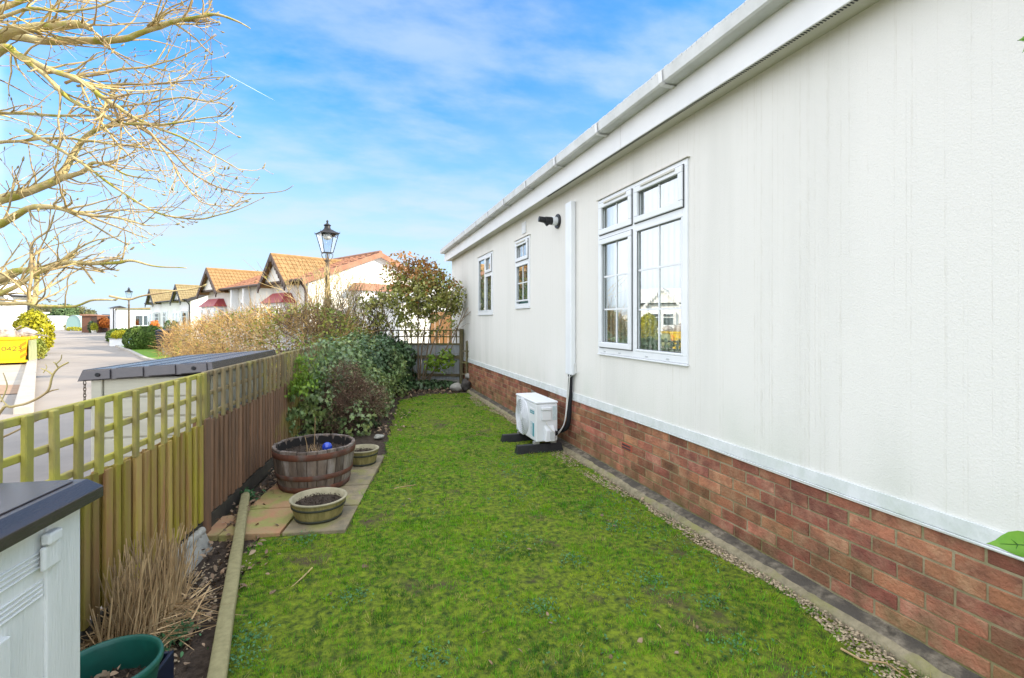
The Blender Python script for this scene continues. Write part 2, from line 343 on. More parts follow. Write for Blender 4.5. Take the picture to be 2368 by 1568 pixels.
# ---------------------------------------------------------------- generic foliage
LEAF = {  # outline in (across, along) with length 1
 'oval': [(0,0),(.26,.28),(.25,.62),(0,1),(-.25,.62),(-.26,.28)],
 'long': [(0,0),(.15,.3),(.14,.65),(0,1),(-.14,.65),(-.15,.3)],
 'ivy': [(0,0),(.42,-.05),(.30,.28),(.52,.55),(.20,.60),(0,1.0),(-.20,.60),(-.52,.55),(-.30,.28),(-.42,-.05)],
 'quad': [(-.5,0),(.5,0),(.5,1),(-.5,1)],
 'clump': [(-.5,.1),(-.1,-.1),(.5,.2),(.35,.7),(.05,1),(-.45,.75)],
}
def unit(v): return v/np.maximum(np.linalg.norm(v, axis=-1, keepdims=True), 1e-9)
def leaves(P, nrm, size, shape, fold=.12, up=None):
    """P (N,3) positions, nrm (N,3) leaf normals, size (N,) -> (N,k,3)"""
    N = len(P); t = LEAF[shape]; nrm = unit(nrm)
    a = rng.normal(size=(N,3)) if up is None else up + rng.normal(size=(N,3))*.45
    ydir = unit(a - nrm*np.sum(a*nrm, axis=1, keepdims=True)); xdir = np.cross(ydir, nrm)
    out = np.empty((N, len(t), 3))
    for i, (x, y) in enumerate(t):
        out[:,i] = P + (xdir*x + ydir*y + nrm*(fold*abs(x)*2 - .18*y*y))*size[:,None]
    return out
def blades(P, dirs, length, width):
    """thin tapering strips as quads"""
    N = len(P); dirs = unit(dirs); s = unit(np.cross(dirs, rng.normal(size=(N,3))))
    w = (s*width[:,None]/2); q = P + dirs*length[:,None]
    return np.stack([P-w, P+w, q+w*.35, q-w*.35], axis=1)
def shell(cs, n, jit=.12, zmin=0.0, fac=None):
    """random points near the surface of a union of ellipsoids; returns points and outward normals"""
    cs = np.array(cs, float); vol = np.array([r[3]*r[4]+r[4]*r[5]+r[3]*r[5] for r in cs]); pr = vol/vol.sum()
    P = []; Nn = []; cnt = 0
    while cnt < n:
        k = rng.choice(len(cs), size=n, p=pr); d = unit(rng.normal(size=(n,3)))
        rad = 1 - np.abs(rng.normal(size=(n,1)))*jit
        p = cs[k,:3] + d*cs[k,3:]*rad; nn = unit(d/cs[k,3:])
        ok = p[:,2] > zmin
        for c in cs:
            q = ((p-c[:3])/c[3:]); ok &= (np.sum(q*q, axis=1) > (1-2.2*jit)**2)
        if fac is not None: ok &= fac(p)
        P.append(p[ok]); Nn.append(nn[ok]); cnt += ok.sum()
    return np.concatenate(P)[:n], np.concatenate(Nn)[:n]

# ================================================================= WORLD, SUN, CAMERA
SUN_AZ = R(116); SUN_EL = R(24)
W = bpy.data.worlds.new('World'); S.world = W; W.use_nodes = True
def build_world():
    N = W.node_tree.nodes; L = W.node_tree.links; bg = N['Background']; bg.inputs['Strength'].default_value = .12
    sky = N.new('ShaderNodeTexSky'); sky.sky_type = 'NISHITA'; sky.sun_disc = False; sky.sun_elevation = SUN_EL; sky.sun_rotation = SUN_AZ
    sky.air_density = 1.0; sky.dust_density = .6; sky.ozone_density = 2.5
    tc = N.new('ShaderNodeTexCoord'); sep = N.new('ShaderNodeSeparateXYZ'); L.new(tc.outputs['Generated'], sep.inputs[0])
    def ma(op, a, b=0., c=0., clamp=False):
        x = N.new('ShaderNodeMath'); x.operation = op; x.use_clamp = clamp
        for i, q in ((0,a),(1,b),(2,c)):
            if isinstance(q, (int,float)): x.inputs[i].default_value = q
            else: L.new(q, x.inputs[i])
        return x.outputs[0]
    def mr(x, a, b, c=0, d=1, sm=True):
        r = N.new('ShaderNodeMapRange'); r.interpolation_type = 'SMOOTHSTEP' if sm else 'LINEAR'
        for i, q in enumerate((a,b,c,d)): r.inputs[i+1].default_value = q
        L.new(x, r.inputs[0]); return r.outputs[0]
    def mx(f, a, b, mode='MIX'):
        x = N.new('ShaderNodeMix'); x.data_type = 'RGBA'; x.blend_type = mode
        if isinstance(f, (int,float)): x.inputs[0].default_value = f
        else: L.new(f, x.inputs[0])
        for i, q in ((6,a),(7,b)):
            if isinstance(q, tuple): x.inputs[i].default_value = q
            else: L.new(q, x.inputs[i])
        return x.outputs[2]
    X, Y, Z = sep.outputs
    zc = ma('ADD', ma('MAXIMUM', Z, 0), .22)
    cmb = N.new('ShaderNodeCombineXYZ'); L.new(ma('DIVIDE', X, zc), cmb.inputs[0]); L.new(ma('DIVIDE', Y, zc), cmb.inputs[1])
    def nz(sc, d, st=(1,1,1), rot=0, rough=.55):
        mp = N.new('ShaderNodeMapping'); mp.inputs['Scale'].default_value = st; mp.inputs['Rotation'].default_value = (0,0,rot); L.new(cmb.outputs[0], mp.inputs[0])
        n = N.new('ShaderNodeTexNoise'); n.inputs['Scale'].default_value = sc; n.inputs['Detail'].default_value = d; n.inputs['Roughness'].default_value = rough; L.new(mp.outputs[0], n.inputs['Vector']); return n.outputs['Fac']
    cl = mr(nz(1.9, 8, (1,1.7,1), .5, .56), .36, .68)
    soft = mr(nz(.8, 4, (1,1.5,1), .3), .35, .70)
    mask = ma('MULTIPLY', ma('ADD', ma('MULTIPLY', cl, .50), ma('MULTIPLY', soft, .22)), 1.0, clamp=True)
    blue = mx(1.0, sky.outputs[0], SKY_TINT, 'MULTIPLY')
    col = mx(mask, blue, CLOUD)
    haze = mr(Z, -.02, .50, 1, 0)
    col = mx(ma('MULTIPLY', haze, .88), col, HAZE)
    # added brightness in the unseen west and overhead sky, lifts shaded wall and window reflections
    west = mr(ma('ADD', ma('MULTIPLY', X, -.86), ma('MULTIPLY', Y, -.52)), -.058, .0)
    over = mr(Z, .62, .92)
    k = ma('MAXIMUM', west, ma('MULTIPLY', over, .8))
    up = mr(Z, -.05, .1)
    col = mx(ma('MULTIPLY', ma('MULTIPLY', k, up), .9), col, SKY_FILL)
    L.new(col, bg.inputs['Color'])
SKY_TINT = (.12,.80,1.24,1); CLOUD = (2.4,2.85,3.35,1); HAZE = (2.72,2.92,3.32,1); SKY_FILL = (7.8,8.1,8.7,1)
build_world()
sl = bpy.data.lights.new('sun', 'SUN'); sl.energy = 3.4; sl.angle = R(.53); sl.color = (1,.86,.66)
so = bpy.data.objects.new('sun', sl); COL.objects.link(so); so['kind'] = 'structure'
sd = Vector((math.sin(SUN_AZ)*math.cos(SUN_EL), math.cos(SUN_AZ)*math.cos(SUN_EL), math.sin(SUN_EL)))
so.rotation_euler = sd.to_track_quat('Z','Y').to_euler(); so.location = sd*60
cam = bpy.data.cameras.new('camera'); co = bpy.data.objects.new('camera', cam); COL.objects.link(co); S.camera = co
co.location = (0,0,H); co.rotation_euler = (R(90),0,-A); cam.sensor_width = 36; cam.lens = 36*F/2368; cam.shift_y = -42/2368; cam.clip_end = 6000; cam.clip_start = .02
S.view_settings.view_transform = 'Standard'; S.view_settings.look = 'None'; S.view_settings.exposure = 1.38; S.view_settings.gamma = 1

# ================================================================= SETTING: ground, road, beds, lawn
def sheet(name, poly, z, mat, kind='structure'):
    o = MB().add([(p[0],p[1],z) for p in poly], [list(range(len(poly)))]).build(name, mat)
    if o.data.polygons[0].normal.z < 0: o.data.flip_normals()
    return tag(o, kind=kind)
sheet('ground', [(-900,-900),(900,-900),(900,1500),(-900,1500)], -.05, M['earth'])
FD = cw(-209/F, 1, 0).normalized()                     # direction of the boundary fence
FP = U(470, 3.32); FN = Vector((-FD.y, FD.x, 0))       # fence post foot; FN points to the road side
def fence_at(t, off=0, h=0): return Vector((FP.x+FD.x*t+FN.x*off, FP.y+FD.y*t+FN.y*off, h))
fl = [fence_at(t, .06) for t in (-9, 12)]
RD = Vector((-.44,.90,0)).normalized(); RN = Vector((-RD.y, RD.x, 0))   # street direction
road_R = U(335, 18.8); road_L = U(83, 12.2)
def rd(p, t, off=0): return (p.x+RD.x*t+RN.x*off, p.y+RD.y*t+RN.y*off)
sheet('road', [rd(road_L,-3.0,0), U(-420,8.7)[:2], U(-1500,6)[:2], tuple(fl[0][:2]), tuple(fence_at(4.6,.06)[:2]), U(640,9.0)[:2], U(420,14)[:2], rd(road_R,0), U(245,36.7)[:2], U(252,58)[:2], U(330,70)[:2], U(330,95)[:2], U(60,95)[:2], rd(road_L,47)], -.02, M['asphalt'])
sheet('driveway', [rd(road_L,45,.25), rd(road_L,-1,.25), U(-300,11.0)[:2], U(-900,20)[:2], U(-600,60)[:2]], -.012, M['drive'])
sheet('block_paving', [rd(road_L,-1.05,.25), rd(road_L,-3.0,.25), U(-420,8.8)[:2], U(-300,10.9)[:2]], -.006, M['paver'])
mb = MB()
for a, b in ((-6,20),(20,47)):
    mb.slab([Vector((*rd(road_L,a,0),-.04)), Vector((*rd(road_L,b,0),-.04)), Vector((*rd(road_L,b,.24),-.04)), Vector((*rd(road_L,a,.24),-.04))], (0,0,.14))
tag(mb.build('kerb', M['kerb'], bevel=.02), kind='structure')
kp = [U(390,16.6), U(338,18.6), U(300,23.5), U(262,30), U(246,37), U(250,44), U(270,52)]
mb = MB()
for a, b in zip(kp, kp[1:]):
    mb.bar((a.x,a.y,.01), (b.x,b.y,.01), .14, .12)
tag(mb.build('verge_kerb', M['kerb'], bevel=.015), kind='structure')
sheet('verge', [tuple((p+Vector((.10,.05,0)))[:2]) for p in kp] + [U(420,52)[:2], U(420,26)[:2], U(395,20)[:2]], .02, M['verge'])
sheet('house_forecourt', [U(392,20.2)[:2], U(420,26)[:2], U(420,52)[:2], U(600,60)[:2], U(1100,60)[:2], U(1100,14)[:2], U(640,9.2)[:2], U(430,14.5)[:2]], -.03, M['earth'])
KX = 2.25                                              # garden edge of the concrete footing
sheet('flower_bed', [tuple(fence_at(-9,-.02)[:2]), (KX,-4), (KX,11.6), tuple(fence_at(8.4,-.02)[:2])], -.014, M['soil'])
LAWN = [U(470,1.6)[:2], U(520,2.3)[:2], U(562,3.0)[:2], U(600,3.30)[:2]] + [tuple(G(*p)[:2]) for p in ((800,1226),(845,1135),(892,1050),(905,985),(915,955),(925,925),(985,912),(1085,908))] + [(2.23,9.6),(2.23,7),(2.22,5.0),(2.22,3.5),(2.22,2.6),(2.23,1.0),(2.23,-2.5),(-.9,-2.5)]
def inpoly(X, Y, poly):
    ins = np.zeros(X.shape, bool); n = len(poly)
    for i in range(n):
        x0,y0 = poly[i]; x1,y1 = poly[(i+1)%n]
        c = ((y0 > Y) != (y1 > Y)) & (X < (x1-x0)*(Y-y0)/(y1-y0+1e-12) + x0); ins ^= c
    return ins
def hgt(x, y): return .018*mnoise.noise((x*1.3, y*1.3, 0)) + .012*mnoise.noise((x*4, y*4, 3))
def build_lawn():
    st = .06; xs = np.arange(-3, 2.3, st); ys = np.arange(-2.5, 10.2, st); idx = {}; mb = MB()
    for i, x in enumerate(xs):
        for j, y in enumerate(ys):
            if inpoly(np.array([x+st/2]), np.array([y+st/2]), LAWN)[0]:
                f = []
                for a, b in ((i,j),(i+1,j),(i+1,j+1),(i,j+1)):
                    if (a,b) not in idx:
                        xx, yy = xs[0]+a*st, ys[0]+b*st; idx[(a,b)] = len(mb.v); mb.v.append((xx, yy, .008+hgt(xx,yy)))
                    f.append(idx[(a,b)])
                mb.f.append(f); mb.m.append(0)
    tag(mb.build('lawn', M['lawn'], smooth=True), kind='structure')
build_lawn()
def patchiness(X, Y):
    return np.array([mnoise.noise((x*2.1, y*2.1, 5)) + .6*mnoise.noise((x*6, y*6, 9)) for x, y in zip(X, Y)])
def build_grass():
    out = []; mats = []
    for nt, per, (y0, y1), w in ((15500,11,(1.2,3.6),.0030),(8500,11,(3.4,6.2),.0044),(6500,9,(6.0,10.2),.0068)):
        X = rng.uniform(-2.6, 2.28, nt); Y = rng.uniform(y0, y1, nt)
        ok = inpoly(X + rng.normal(size=nt)*.03, Y + rng.normal(size=nt)*.03, LAWN); X, Y = X[ok], Y[ok]
        pa = patchiness(X, Y); fine = np.array([mnoise.noise((x*11, y*11, 3)) for x, y in zip(X, Y)]); wall = np.clip((X-1.98)/.26, 0, 1)
        keep = rng.uniform(size=len(X)) < np.clip(1.0-1.7*np.clip(pa-.18,0,1)+.7*fine-.65*wall, .06, 1); X, Y, pa = X[keep], Y[keep], pa[keep]
        m = len(X); c1 = np.array([mnoise.noise((x*1.9, y*1.9, 21))+.7*mnoise.noise((x*8, y*8, 23)) for x, y in zip(X, Y)]) + rng.normal(size=m)*.22
        kind = np.select([c1 > .48, c1 > .08, c1 > -.38], [1, 0, 2], 3)         # yellow moss, mid, fresh, deep green
        kind = np.where(rng.uniform(size=m) < .05, 4, kind)
        hh = np.where(kind == 1, rng.uniform(.008,.020,m), rng.uniform(.014,.034,m))*(1-.35*np.clip(pa,0,1)); hh = np.where(rng.uniform(size=m) < .05, hh*1.8, hh)
        z = np.array([hgt(x,y) for x, y in zip(X,Y)]) + .004; la = rng.uniform(0, 2*math.pi, m)
        k = np.repeat(np.arange(m), per); n = len(k); r = np.abs(rng.normal(size=n))*.016; a = rng.uniform(0, 2*math.pi, n)
        P = np.stack([X[k]+r*np.cos(a), Y[k]+r*np.sin(a), z[k]], 1); L = hh[k]*rng.uniform(.5,1.15,n); lean = np.abs(rng.normal(size=n))*.5+.15
        dx = np.cos(la[k])*.35+np.cos(a)*.8; dy = np.sin(la[k])*.35+np.sin(a)*.8
        an = rng.uniform(0, 2*math.pi, n); sd_ = np.stack([np.cos(an),np.sin(an),0*an],1)*w/2*rng.uniform(.7,1.3,n)[:,None]
        tip = P + np.stack([dx*lean*L, dy*lean*L, L],1); out.append(np.stack([P-sd_, P+sd_, tip], 1)); mats.append(kind[k])
    V = np.concatenate(out); mi = np.concatenate(mats)
    tag(npmesh('grass', V, 3, [M['grass_mid'],M['grass_moss'],M['grass_fresh'],M['grass_deep'],M['grass_straw']], mi=mi), 'short mossy green grass of the lawn beside the white home', 'grass', kind='stuff')
build_grass()
def scatter_pebbles(name, poly_x, y0, y1, n, smin, smax, mat, label, cat):
    mb = MB()
    for i in range(n):
        y = y0 + (y1-y0)*random.random()**1.5; x = random.uniform(*poly_x(y)); s = random.uniform(smin, smax); zz = .012+hgt(x,y) if name == 'gravel' else 0
        if name == 'gravel' and mnoise.noise((x*6,y*2.2,8))+.35*random.random() < .02-.5*max(0,(x-KX+.07)/.07): continue
        M_ = Matrix.Translation((x,y,zz+random.uniform(-.004,.006))) @ Matrix.Rotation(random.uniform(0,6.3),4,'Z') @ Matrix.Rotation(random.uniform(-.5,.5),4,'X') @ Matrix.Diagonal((s*random.uniform(.7,1.3),s,s*.6,1))
        mb.add([M_ @ Vector(p) for p in ((1,0,0),(-1,0,0),(0,1,0),(0,-1,0),(0,0,1),(0,0,-1))], [(0,2,4),(2,1,4),(1,3,4),(3,0,4),(2,0,5),(1,2,5),(3,1,5),(0,3,5)])
    tag(mb.build(name, mat), label, cat, kind='stuff')
scatter_pebbles('gravel', lambda y: (KX-.02-.20*abs(math.sin(y*1.7)+.55)*.5-.04, KX-.004), 1.0, 9.2, 6000, .004, .010, M['gravel'], 'loose tan gravel along the concrete footing of the white home', 'gravel')

# ================================================================= MAIN WHITE HOME
Y0, Y1 = -1.6, WY(1045); ZB = .587
home = thing('park_home', 'long cream park home filling the right side with white windows and brick skirt', 'house', (D,4,0))
WIN = [('big', WY(1593), WY(1386), 1.148, 2.678), ('mid', WY(1226.3), WY(1193.3), WZ(1210,711), WZ(1210,551)), ('far', WY(1140.2), WY(1106.8), WZ(1123,727), WZ(1123,589))]
def grid_wall(xs, ys, holes, X, depth):
    xs = sorted(set([xs[0],xs[1]] + [h[i] for h in holes for i in (0,1)])); ys = sorted(set([ys[0],ys[1]] + [h[i] for h in holes for i in (2,3)]))
    mb = MB(); ix = {}
    def V(a,b,d):
        if (a,b,d) not in ix: ix[(a,b,d)] = len(mb.v); mb.v.append((X+d*depth, xs[a], ys[b]))
        return ix[(a,b,d)]
    solid = lambda i,j: 0 <= i < len(xs)-1 and 0 <= j < len(ys)-1 and not any(h[0] < (xs[i]+xs[i+1])/2 < h[1] and h[2] < (ys[j]+ys[j+1])/2 < h[3] for h in holes)
    for i in range(len(xs)-1):
        for j in range(len(ys)-1):
            if not solid(i,j): continue
            for d in (0,1): mb.f.append([V(i,j,d),V(i+1,j,d),V(i+1,j+1,d),V(i,j+1,d)]); mb.m.append(0)
            for di,dj,e in ((-1,0,((i,j),(i,j+1))),(1,0,((i+1,j),(i+1,j+1))),(0,-1,((i,j),(i+1,j))),(0,1,((i,j+1),(i+1,j+1)))):
                if not solid(i+di,j+dj): mb.f.append([V(*e[0],0),V(*e[1],0),V(*e[1],1),V(*e[0],1)]); mb.m.append(0)
    return mb
holes = [(w[1]+.02, w[2]-.02, w[3]+.02, w[4]-.02) for w in WIN]
grid_wall((Y0,Y1), (ZB,3.03), holes, D, .12).build('wall', M['cladding'], home)
MB().box((D+.13,Y1-.12,ZB),(D+6.2,Y1,3.03)).build('end_wall', M['cladding'], home)
# lower trim strip
MB().box((D-.012,Y0,ZB+.006),(D-.001,Y1+.012,ZB+.075)).box((D-.018,Y0,ZB-.004),(D-.0005,Y1+.015,ZB+.004)).build('base_trim', M['trim'], home, bevel=.002)
# brick skirt, individual bricks in one mesh
DOOR = (WY(1268), WY(1228)); AIRB = (WY(1461), WY(1437))
def bricks():
    mb = MB(); mb.box((D+.0045,Y0,.0),(D+.10,Y1,ZB-.004),1)
    for r in range(7):
        z0 = .060+r*.075+.005; y = Y0 - .1 + (r%2)*.1125 + .003*r
        while y < Y1:
            a, b = max(y+.005,Y0), min(y+.220,Y1-.002); y += .225
            if b-a < .02: continue
            cut = []
            if r >= 3: cut.append(DOOR)
            if r == 3: cut.append(AIRB)
            segs = [(a,b)]
            for c0,c1 in cut: segs = [s for (p,q) in segs for s in ((p,min(q,c0)),(max(p,c1),q)) if s[1]-s[0] > .015]
            for p, q in segs:
                j = lambda s: random.uniform(-s,s)
                dx = random.uniform(-.0025,.003); o = len(mb.v)
                x0, x1 = D+dx, D+.02
                vs = [(x0+j(.001),p+j(.002),z0+j(.002)),(x1,p,z0),(x1,q,z0),(x0+j(.001),q+j(.002),z0+j(.002)),(x0+j(.001),p+j(.002),z0+.066+j(.002)),(x1,p,z0+.066),(x1,q,z0+.066),(x0+j(.001),q+j(.002),z0+.066+j(.002))]
                mb.hexa(vs, 0)
    return mb
bricks().build('brick_skirt', [M['brick'], M['mortar']], home, bevel=.0025, seg=1)
# rough concrete footing
def footing():
    mb = MB(); n = 420; prof = 6; rows = []
    for i in range(n+1):
        y = Y0 + (Y1-Y0)*i/n; r = []
        for k, (dx, z) in enumerate(((KX,-.06),(KX+.012,.018),(KX+.042,.038),(KX+.075,.047),(D-.012,.054),(D+.05,.056))):
            q = mnoise.noise((y*3.1,k*1.7,0))*.010 + mnoise.noise((y*13,k*3,2))*.010 + mnoise.noise((y*31,k*5,2))*.005
            r.append((dx+(q if k < 4 else 0), y, z+(q*.6 if k else 0)))
        rows.append(r)
    for r in rows: mb.v += r
    for i in range(n):
        for k in range(prof-1): mb.f.append([i*prof+k,i*prof+k+1,(i+1)*prof+k+1,(i+1)*prof+k]); mb.m.append(1 if k < 2 else 0)
    return mb
footing().build('concrete_footing', [M['concrete'], M['concrete_face']], home, smooth=True)
FX = D-.15
MB().box((FX-.012,Y0,2.965),(FX,Y1+.15,3.185)).build('fascia', M['white_paint'], home, bevel=.003)
MB().box((FX-.014,WY(1438,FX)-.001,2.967),(FX-.0125,WY(1438,FX)+.001,3.18)).build('fascia_joint', M['gutter'], home)
mb = MB().box((FX+.001,Y0,2.985),(D+.05,Y1+.14,2.997))
mb.build('soffit', M['soffit'], home)
mb = MB(); y = Y0
while y < 5.5: mb.box((FX+.02,y,2.982),(FX+.05,y+.006,2.9845)); y += .018
mb.build('soffit_vent', M['gasket'], home)
# gutter: open square profile
GX0, GX1, GZ = 2.10, FX-.014, 3.165
prof = [(GX1,GZ+.085),(GX1,GZ),(GX0+.012,GZ),(GX0,GZ+.012),(GX0-.006,GZ+.085),(GX0+.006,GZ+.088),(GX0+.010,GZ+.016),(GX1-.004,GZ+.006)]
def extr(prof, y0, y1):
    n = len(prof); mb = MB(); mb.add([(x,y0,z) for x,z in prof]+[(x,y1,z) for x,z in prof], [[i,(i+1)%n,n+(i+1)%n,n+i] for i in range(n)]); return mb
gt = extr(prof, Y0, Y1+.16).build('gutter', M['gutter'], home)
bpx = [1640+1905/1.444, 1640+1215/1.444, 1640+865/1.444, 1640+638/1.444, 1640+478/1.444, 1640+358/1.444, 1640+272/1.444, 1640+205/1.444, 1640+143/1.444, 1640+88/1.444]
for q in bpx:
    yb = WY(q/1.6216, GX0)
    bp = [(GX0-.010,GZ+.092),(GX0-.016,GZ+.088),(GX0-.011,GZ+.008),(GX0+.008,GZ-.010),(GX1+.002,GZ-.012),(GX1+.002,GZ-.004),(GX0+.013,GZ-.003),(GX0-.002,GZ+.010)]
    extr(bp, yb-.022, yb+.022).build('bracket', M['white_paint'], gt)
# roof with lapped tiles, mossy drip edge
def roof():
    mb = MB(); RX = D+3.1; z0, z1 = GZ+.10, 4.35; n = 12
    for side in (1,-1):
        for i in range(n):
            xa = GX0+.03 + (RX-GX0-.03)*i/n; xb = GX0+.03 + (RX-GX0-.03)*(i+1)/n + .02
            za = z0 + (z1-z0)*i/n; zb = z0 + (z1-z0)*(i+1)/n
            if side < 0: xa, xb = 2*RX-xa, 2*RX-xb
            mb.slab([(xa,Y0,za+.012),(xb,Y0,zb),(xb,Y1+.16,zb),(xa,Y1+.16,za+.012)], (0,0,.016))
    mb.add([(D,Y1-.01,3.03),(D+6.2,Y1-.01,3.03),(RX,Y1-.01,4.3)], [(0,1,2)])
    return mb
roof().build('roof', M['terracotta'], home)
mb = MB(); y = 0
while y < Y1: mb.box((GX0-.004,y,GZ+.088),(GX0+.05,y+.045,GZ+.100+random.uniform(0,.006))); y += .05
mb.build('roof_drip_edge', M['gutter'], home)
# ---- windows
def frame_rect(mb, y0, y1, z0, z1, w, xf, xb, mi=0):
    mb.box((xf,y0,z0),(xb,y1,z0+w),mi).box((xf,y0,z1-w),(xb,y1,z1),mi).box((xf,y0,z0+w),(xb,y0+w,z1-w),mi).box((xf,y1-w,z0+w),(xb,y1,z1-w),mi)
def light(win, y0, y1, z0, z1, sash, nv, nh, glass=None, blind='blind'):
    """one glazed light; sash=True is an opening sash standing proud"""
    if sash:
        mb = MB(); frame_rect(mb, y0+.012, y1-.012, z0+.012, z1-.012, .052, D-.034, D+.02); mb.build('sash', M['upvc'], win, bevel=.006)
        mb = MB(); frame_rect(mb, y0+.006, y1-.006, z0+.006, z1-.006, .008, D-.021, D-.012); mb.build('seal', M['gasket'], win)
        iy0, iy1, iz0, iz1 = y0+.064, y1-.064, z0+.064, z1-.064
    else:
        mb = MB(); frame_rect(mb, y0, y1, z0, z1, .022, D-.018, D+.02); mb.build('bead', M['upvc'], win, bevel=.006)
        iy0, iy1, iz0, iz1 = y0+.022, y1-.022, z0+.022, z1-.022
    mb = MB(); frame_rect(mb, iy0-.001, iy1+.001, iz0-.001, iz1+.001, .004, D-.0135, D-.004); mb.build('glazing_seal', M['seal_grey'], win)
    MB().box((D+.004,iy0,iz0),(D+.006,iy1,iz1)).build('pane', glass or M['glass'], win)
    if nv or nh:
        mb = MB()
        for k in range(nv): c = iy0+(iy1-iy0)*(k+1)/(nv+1); mb.box((D-.002,c-.008,iz0),(D+.0035,c+.008,iz1))
        for k in range(nh): c = iz0+(iz1-iz0)*(k+1)/(nh+1); mb.box((D-.0017,iy0,c-.008),(D+.0033,iy1,c+.008))
        mb.build('glazing_bar', M['upvc'], win)
def window(y0, y1, z0, z1, ymul, ztr, drip=True):
    mb = MB(); frame_rect(mb, y0, y1, z0, z1, .055, D-.014, D+.03)
    if ymul: mb.box((D-.0142,ymul-.030,z0+.055),(D+.0298,ymul+.030,z1-.055))
    w = mb.build('window', M['upvc'], home, bevel=.004)
    MB().box((D-.022,y0-.004,z0-.016),(D-.002,y1+.004,z0-.002)).build('sill', M['upvc'], w, bevel=.003)
    MB().box((D-.030,y0-.015,z1+.003),(D-.001,y1+.015,z1+.009)).build('drip_strip', M['soffit'], w)
    return w
n_, y0, y1, z0, z1 = WIN[0]; ym = WY(1469); zt = 2.30
w = window(y0, y1, z0, z1, ym, zt)
MB().box((D-.0138,y0+.055,zt-.03),(D+.0296,ym-.030,zt+.03)).box((D-.0138,ym+.030,zt-.03),(D+.0296,y1-.055,zt+.03)).build('transom', M['upvc'], w)
light(w, ym-.002+.014, y1-.028, zt+.012, z1-.028, True, 1, 0); light(w, y0+.028, ym-.012, zt+.012, z1-.028, True, 1, 0)
light(w, ym+.012, y1-.028, z0+.05, zt-.012, True, 1, 2); light(w, y0+.050, ym-.028, z0+.055, zt-.028, False, 1, 2)
for a, b in ((ym+.10,y1-.16),(y0+.12,ym-.14)): MB().box((D-.046,a,z1-.062),(D-.034,b,z1-.042)).build('trickle_vent', M['soffit'], w, bevel=.003)
for f in (.17,.38,.70,.90): yy = y0+(y1-y0)*f; MB().box((D-.019,yy-.018,z0+.016),(D-.0135,yy+.018,z0+.028)).build('drain_cap', M['ac_grey'], w, bevel=.002)
n_, y0, y1, z0, z1 = WIN[1]; zt = WZ(1210,606)
w = window(y0, y1, z0, z1, None, zt)
MB().box((D-.0138,y0+.055,zt-.03),(D+.0296,y1-.055,zt+.03)).build('transom', M['upvc'], w)
light(w, y0+.03, y1-.03, zt+.012, z1-.03, True, 1, 0); light(w, y0+.050, y1-.050, z0+.09, zt-.028, False, 1, 1)
MB().box((D-.046,y0+.12,z1-.062),(D-.034,y1-.12,z1-.042)).build('trickle_vent', M['soffit'], w, bevel=.003)
n_, y0, y1, z0, z1 = WIN[2]; ym = y0+(y1-y0)*.47; zt = z0+(z1-z0)*.66
w = window(y0, y1, z0, z1, ym, zt)
MB().box((D-.0138,y0+.055,zt-.03),(D+.0296,ym-.030,zt+.03)).build('transom', M['upvc'], w)
light(w, ym+.028, y1-.05, z0+.055, z1-.055, False, 0, 0); light(w, y0+.03, ym-.012, zt+.012, z1-.03, True, 0, 0); light(w, y0+.050, ym-.028, z0+.055, zt-.028, False, 0, 0)
# what is behind the glass: vertical blinds and dim rooms
for k, (n_, y0, y1, z0, z1) in enumerate(WIN):
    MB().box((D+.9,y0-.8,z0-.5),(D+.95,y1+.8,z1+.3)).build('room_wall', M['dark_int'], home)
    if k == 0:
        mb = MB(); y = y0-.05
        while y < y1+.05:
            mb.add([(D+.045,y,z0-.05),(D+.070,y+.082,z0-.05),(D+.070,y+.082,z1),(D+.045,y,z1)], [(0,1,2,3)]); y += .074
        mb.build('vertical_blind', M['blind'], home); MB().box((D+.085,y0-.1,z0-.05),(D+.089,y1+.1,z1)).build('added_blind_backing', M['blind'], home)  # added pale sheet behind the blinds closes dark gaps and brightens the window
    elif k == 1:
        MB().box((D+.05,y0-.02,z0),(D+.055,y1+.02,z1-.25)).build('roller_blind', M['teal_blind'], home)
    else:
        MB().box((D+.040,y0-.02,z0),(D+.044,y1+.02,z1)).build('net_curtain', M['blind'], home)
# ---- fittings on the wall
vy0, vy1, vz0, vz1 = WY(1217), WY(1208.6), WZ(1213,540), WZ(1213,514)
vt = MB().box((D-.015,vy0,vz0),(D-.0005,vy1,vz1)).build('air_vent', M['upvc'], home, bevel=.004)
mb = MB()
for k in range(3): zz = vz0+(vz1-vz0)*(.12+.29*k); mb.box((D-.019,vy0+.018,zz),(D-.0152,vy1-.018,zz+(vz1-vz0)*.20))
mb.build('louvre', M['white_paint'], vt, bevel=.002)
fy, fz = WY(1291), WZ(1291,512); fr = .068
fl_ = MB()
def disc(mb, c, r, x0, x1, n=28):
    pts = [Vector((0, math.cos(2*math.pi*k/n)*r, math.sin(2*math.pi*k/n)*r)) for k in range(n)]
    return mb.slab([Vector((x0,c[0],c[1]))+p for p in pts], (x1-x0,0,0))
disc(fl_, (fy,fz), .088, D-.020, D-.001); flue = fl_.build('flue', M['black_plastic'], home, bevel=.006)
mb = MB(); disc(mb, (fy,fz), .052, D-.085, D-.0205); mb.build('flue_collar', M['upvc'], flue, bevel=.004)
mb = MB().tube([(D-.084,fy,fz),(D-.17,fy,fz)], [.047,.047], 20).tube([(D-.15,fy,fz),(D-.20,fy+.005,fz+.01),(D-.25,fy+.01,fz+.015)], [.036,.036,.034], 16).tube([(D-.13,fy,fz-.03),(D-.16,fy,fz-.055)], [.02,.018], 10)
mb.build('flue_terminal', M['black_plastic'], flue, smooth=False, bevel=.002)
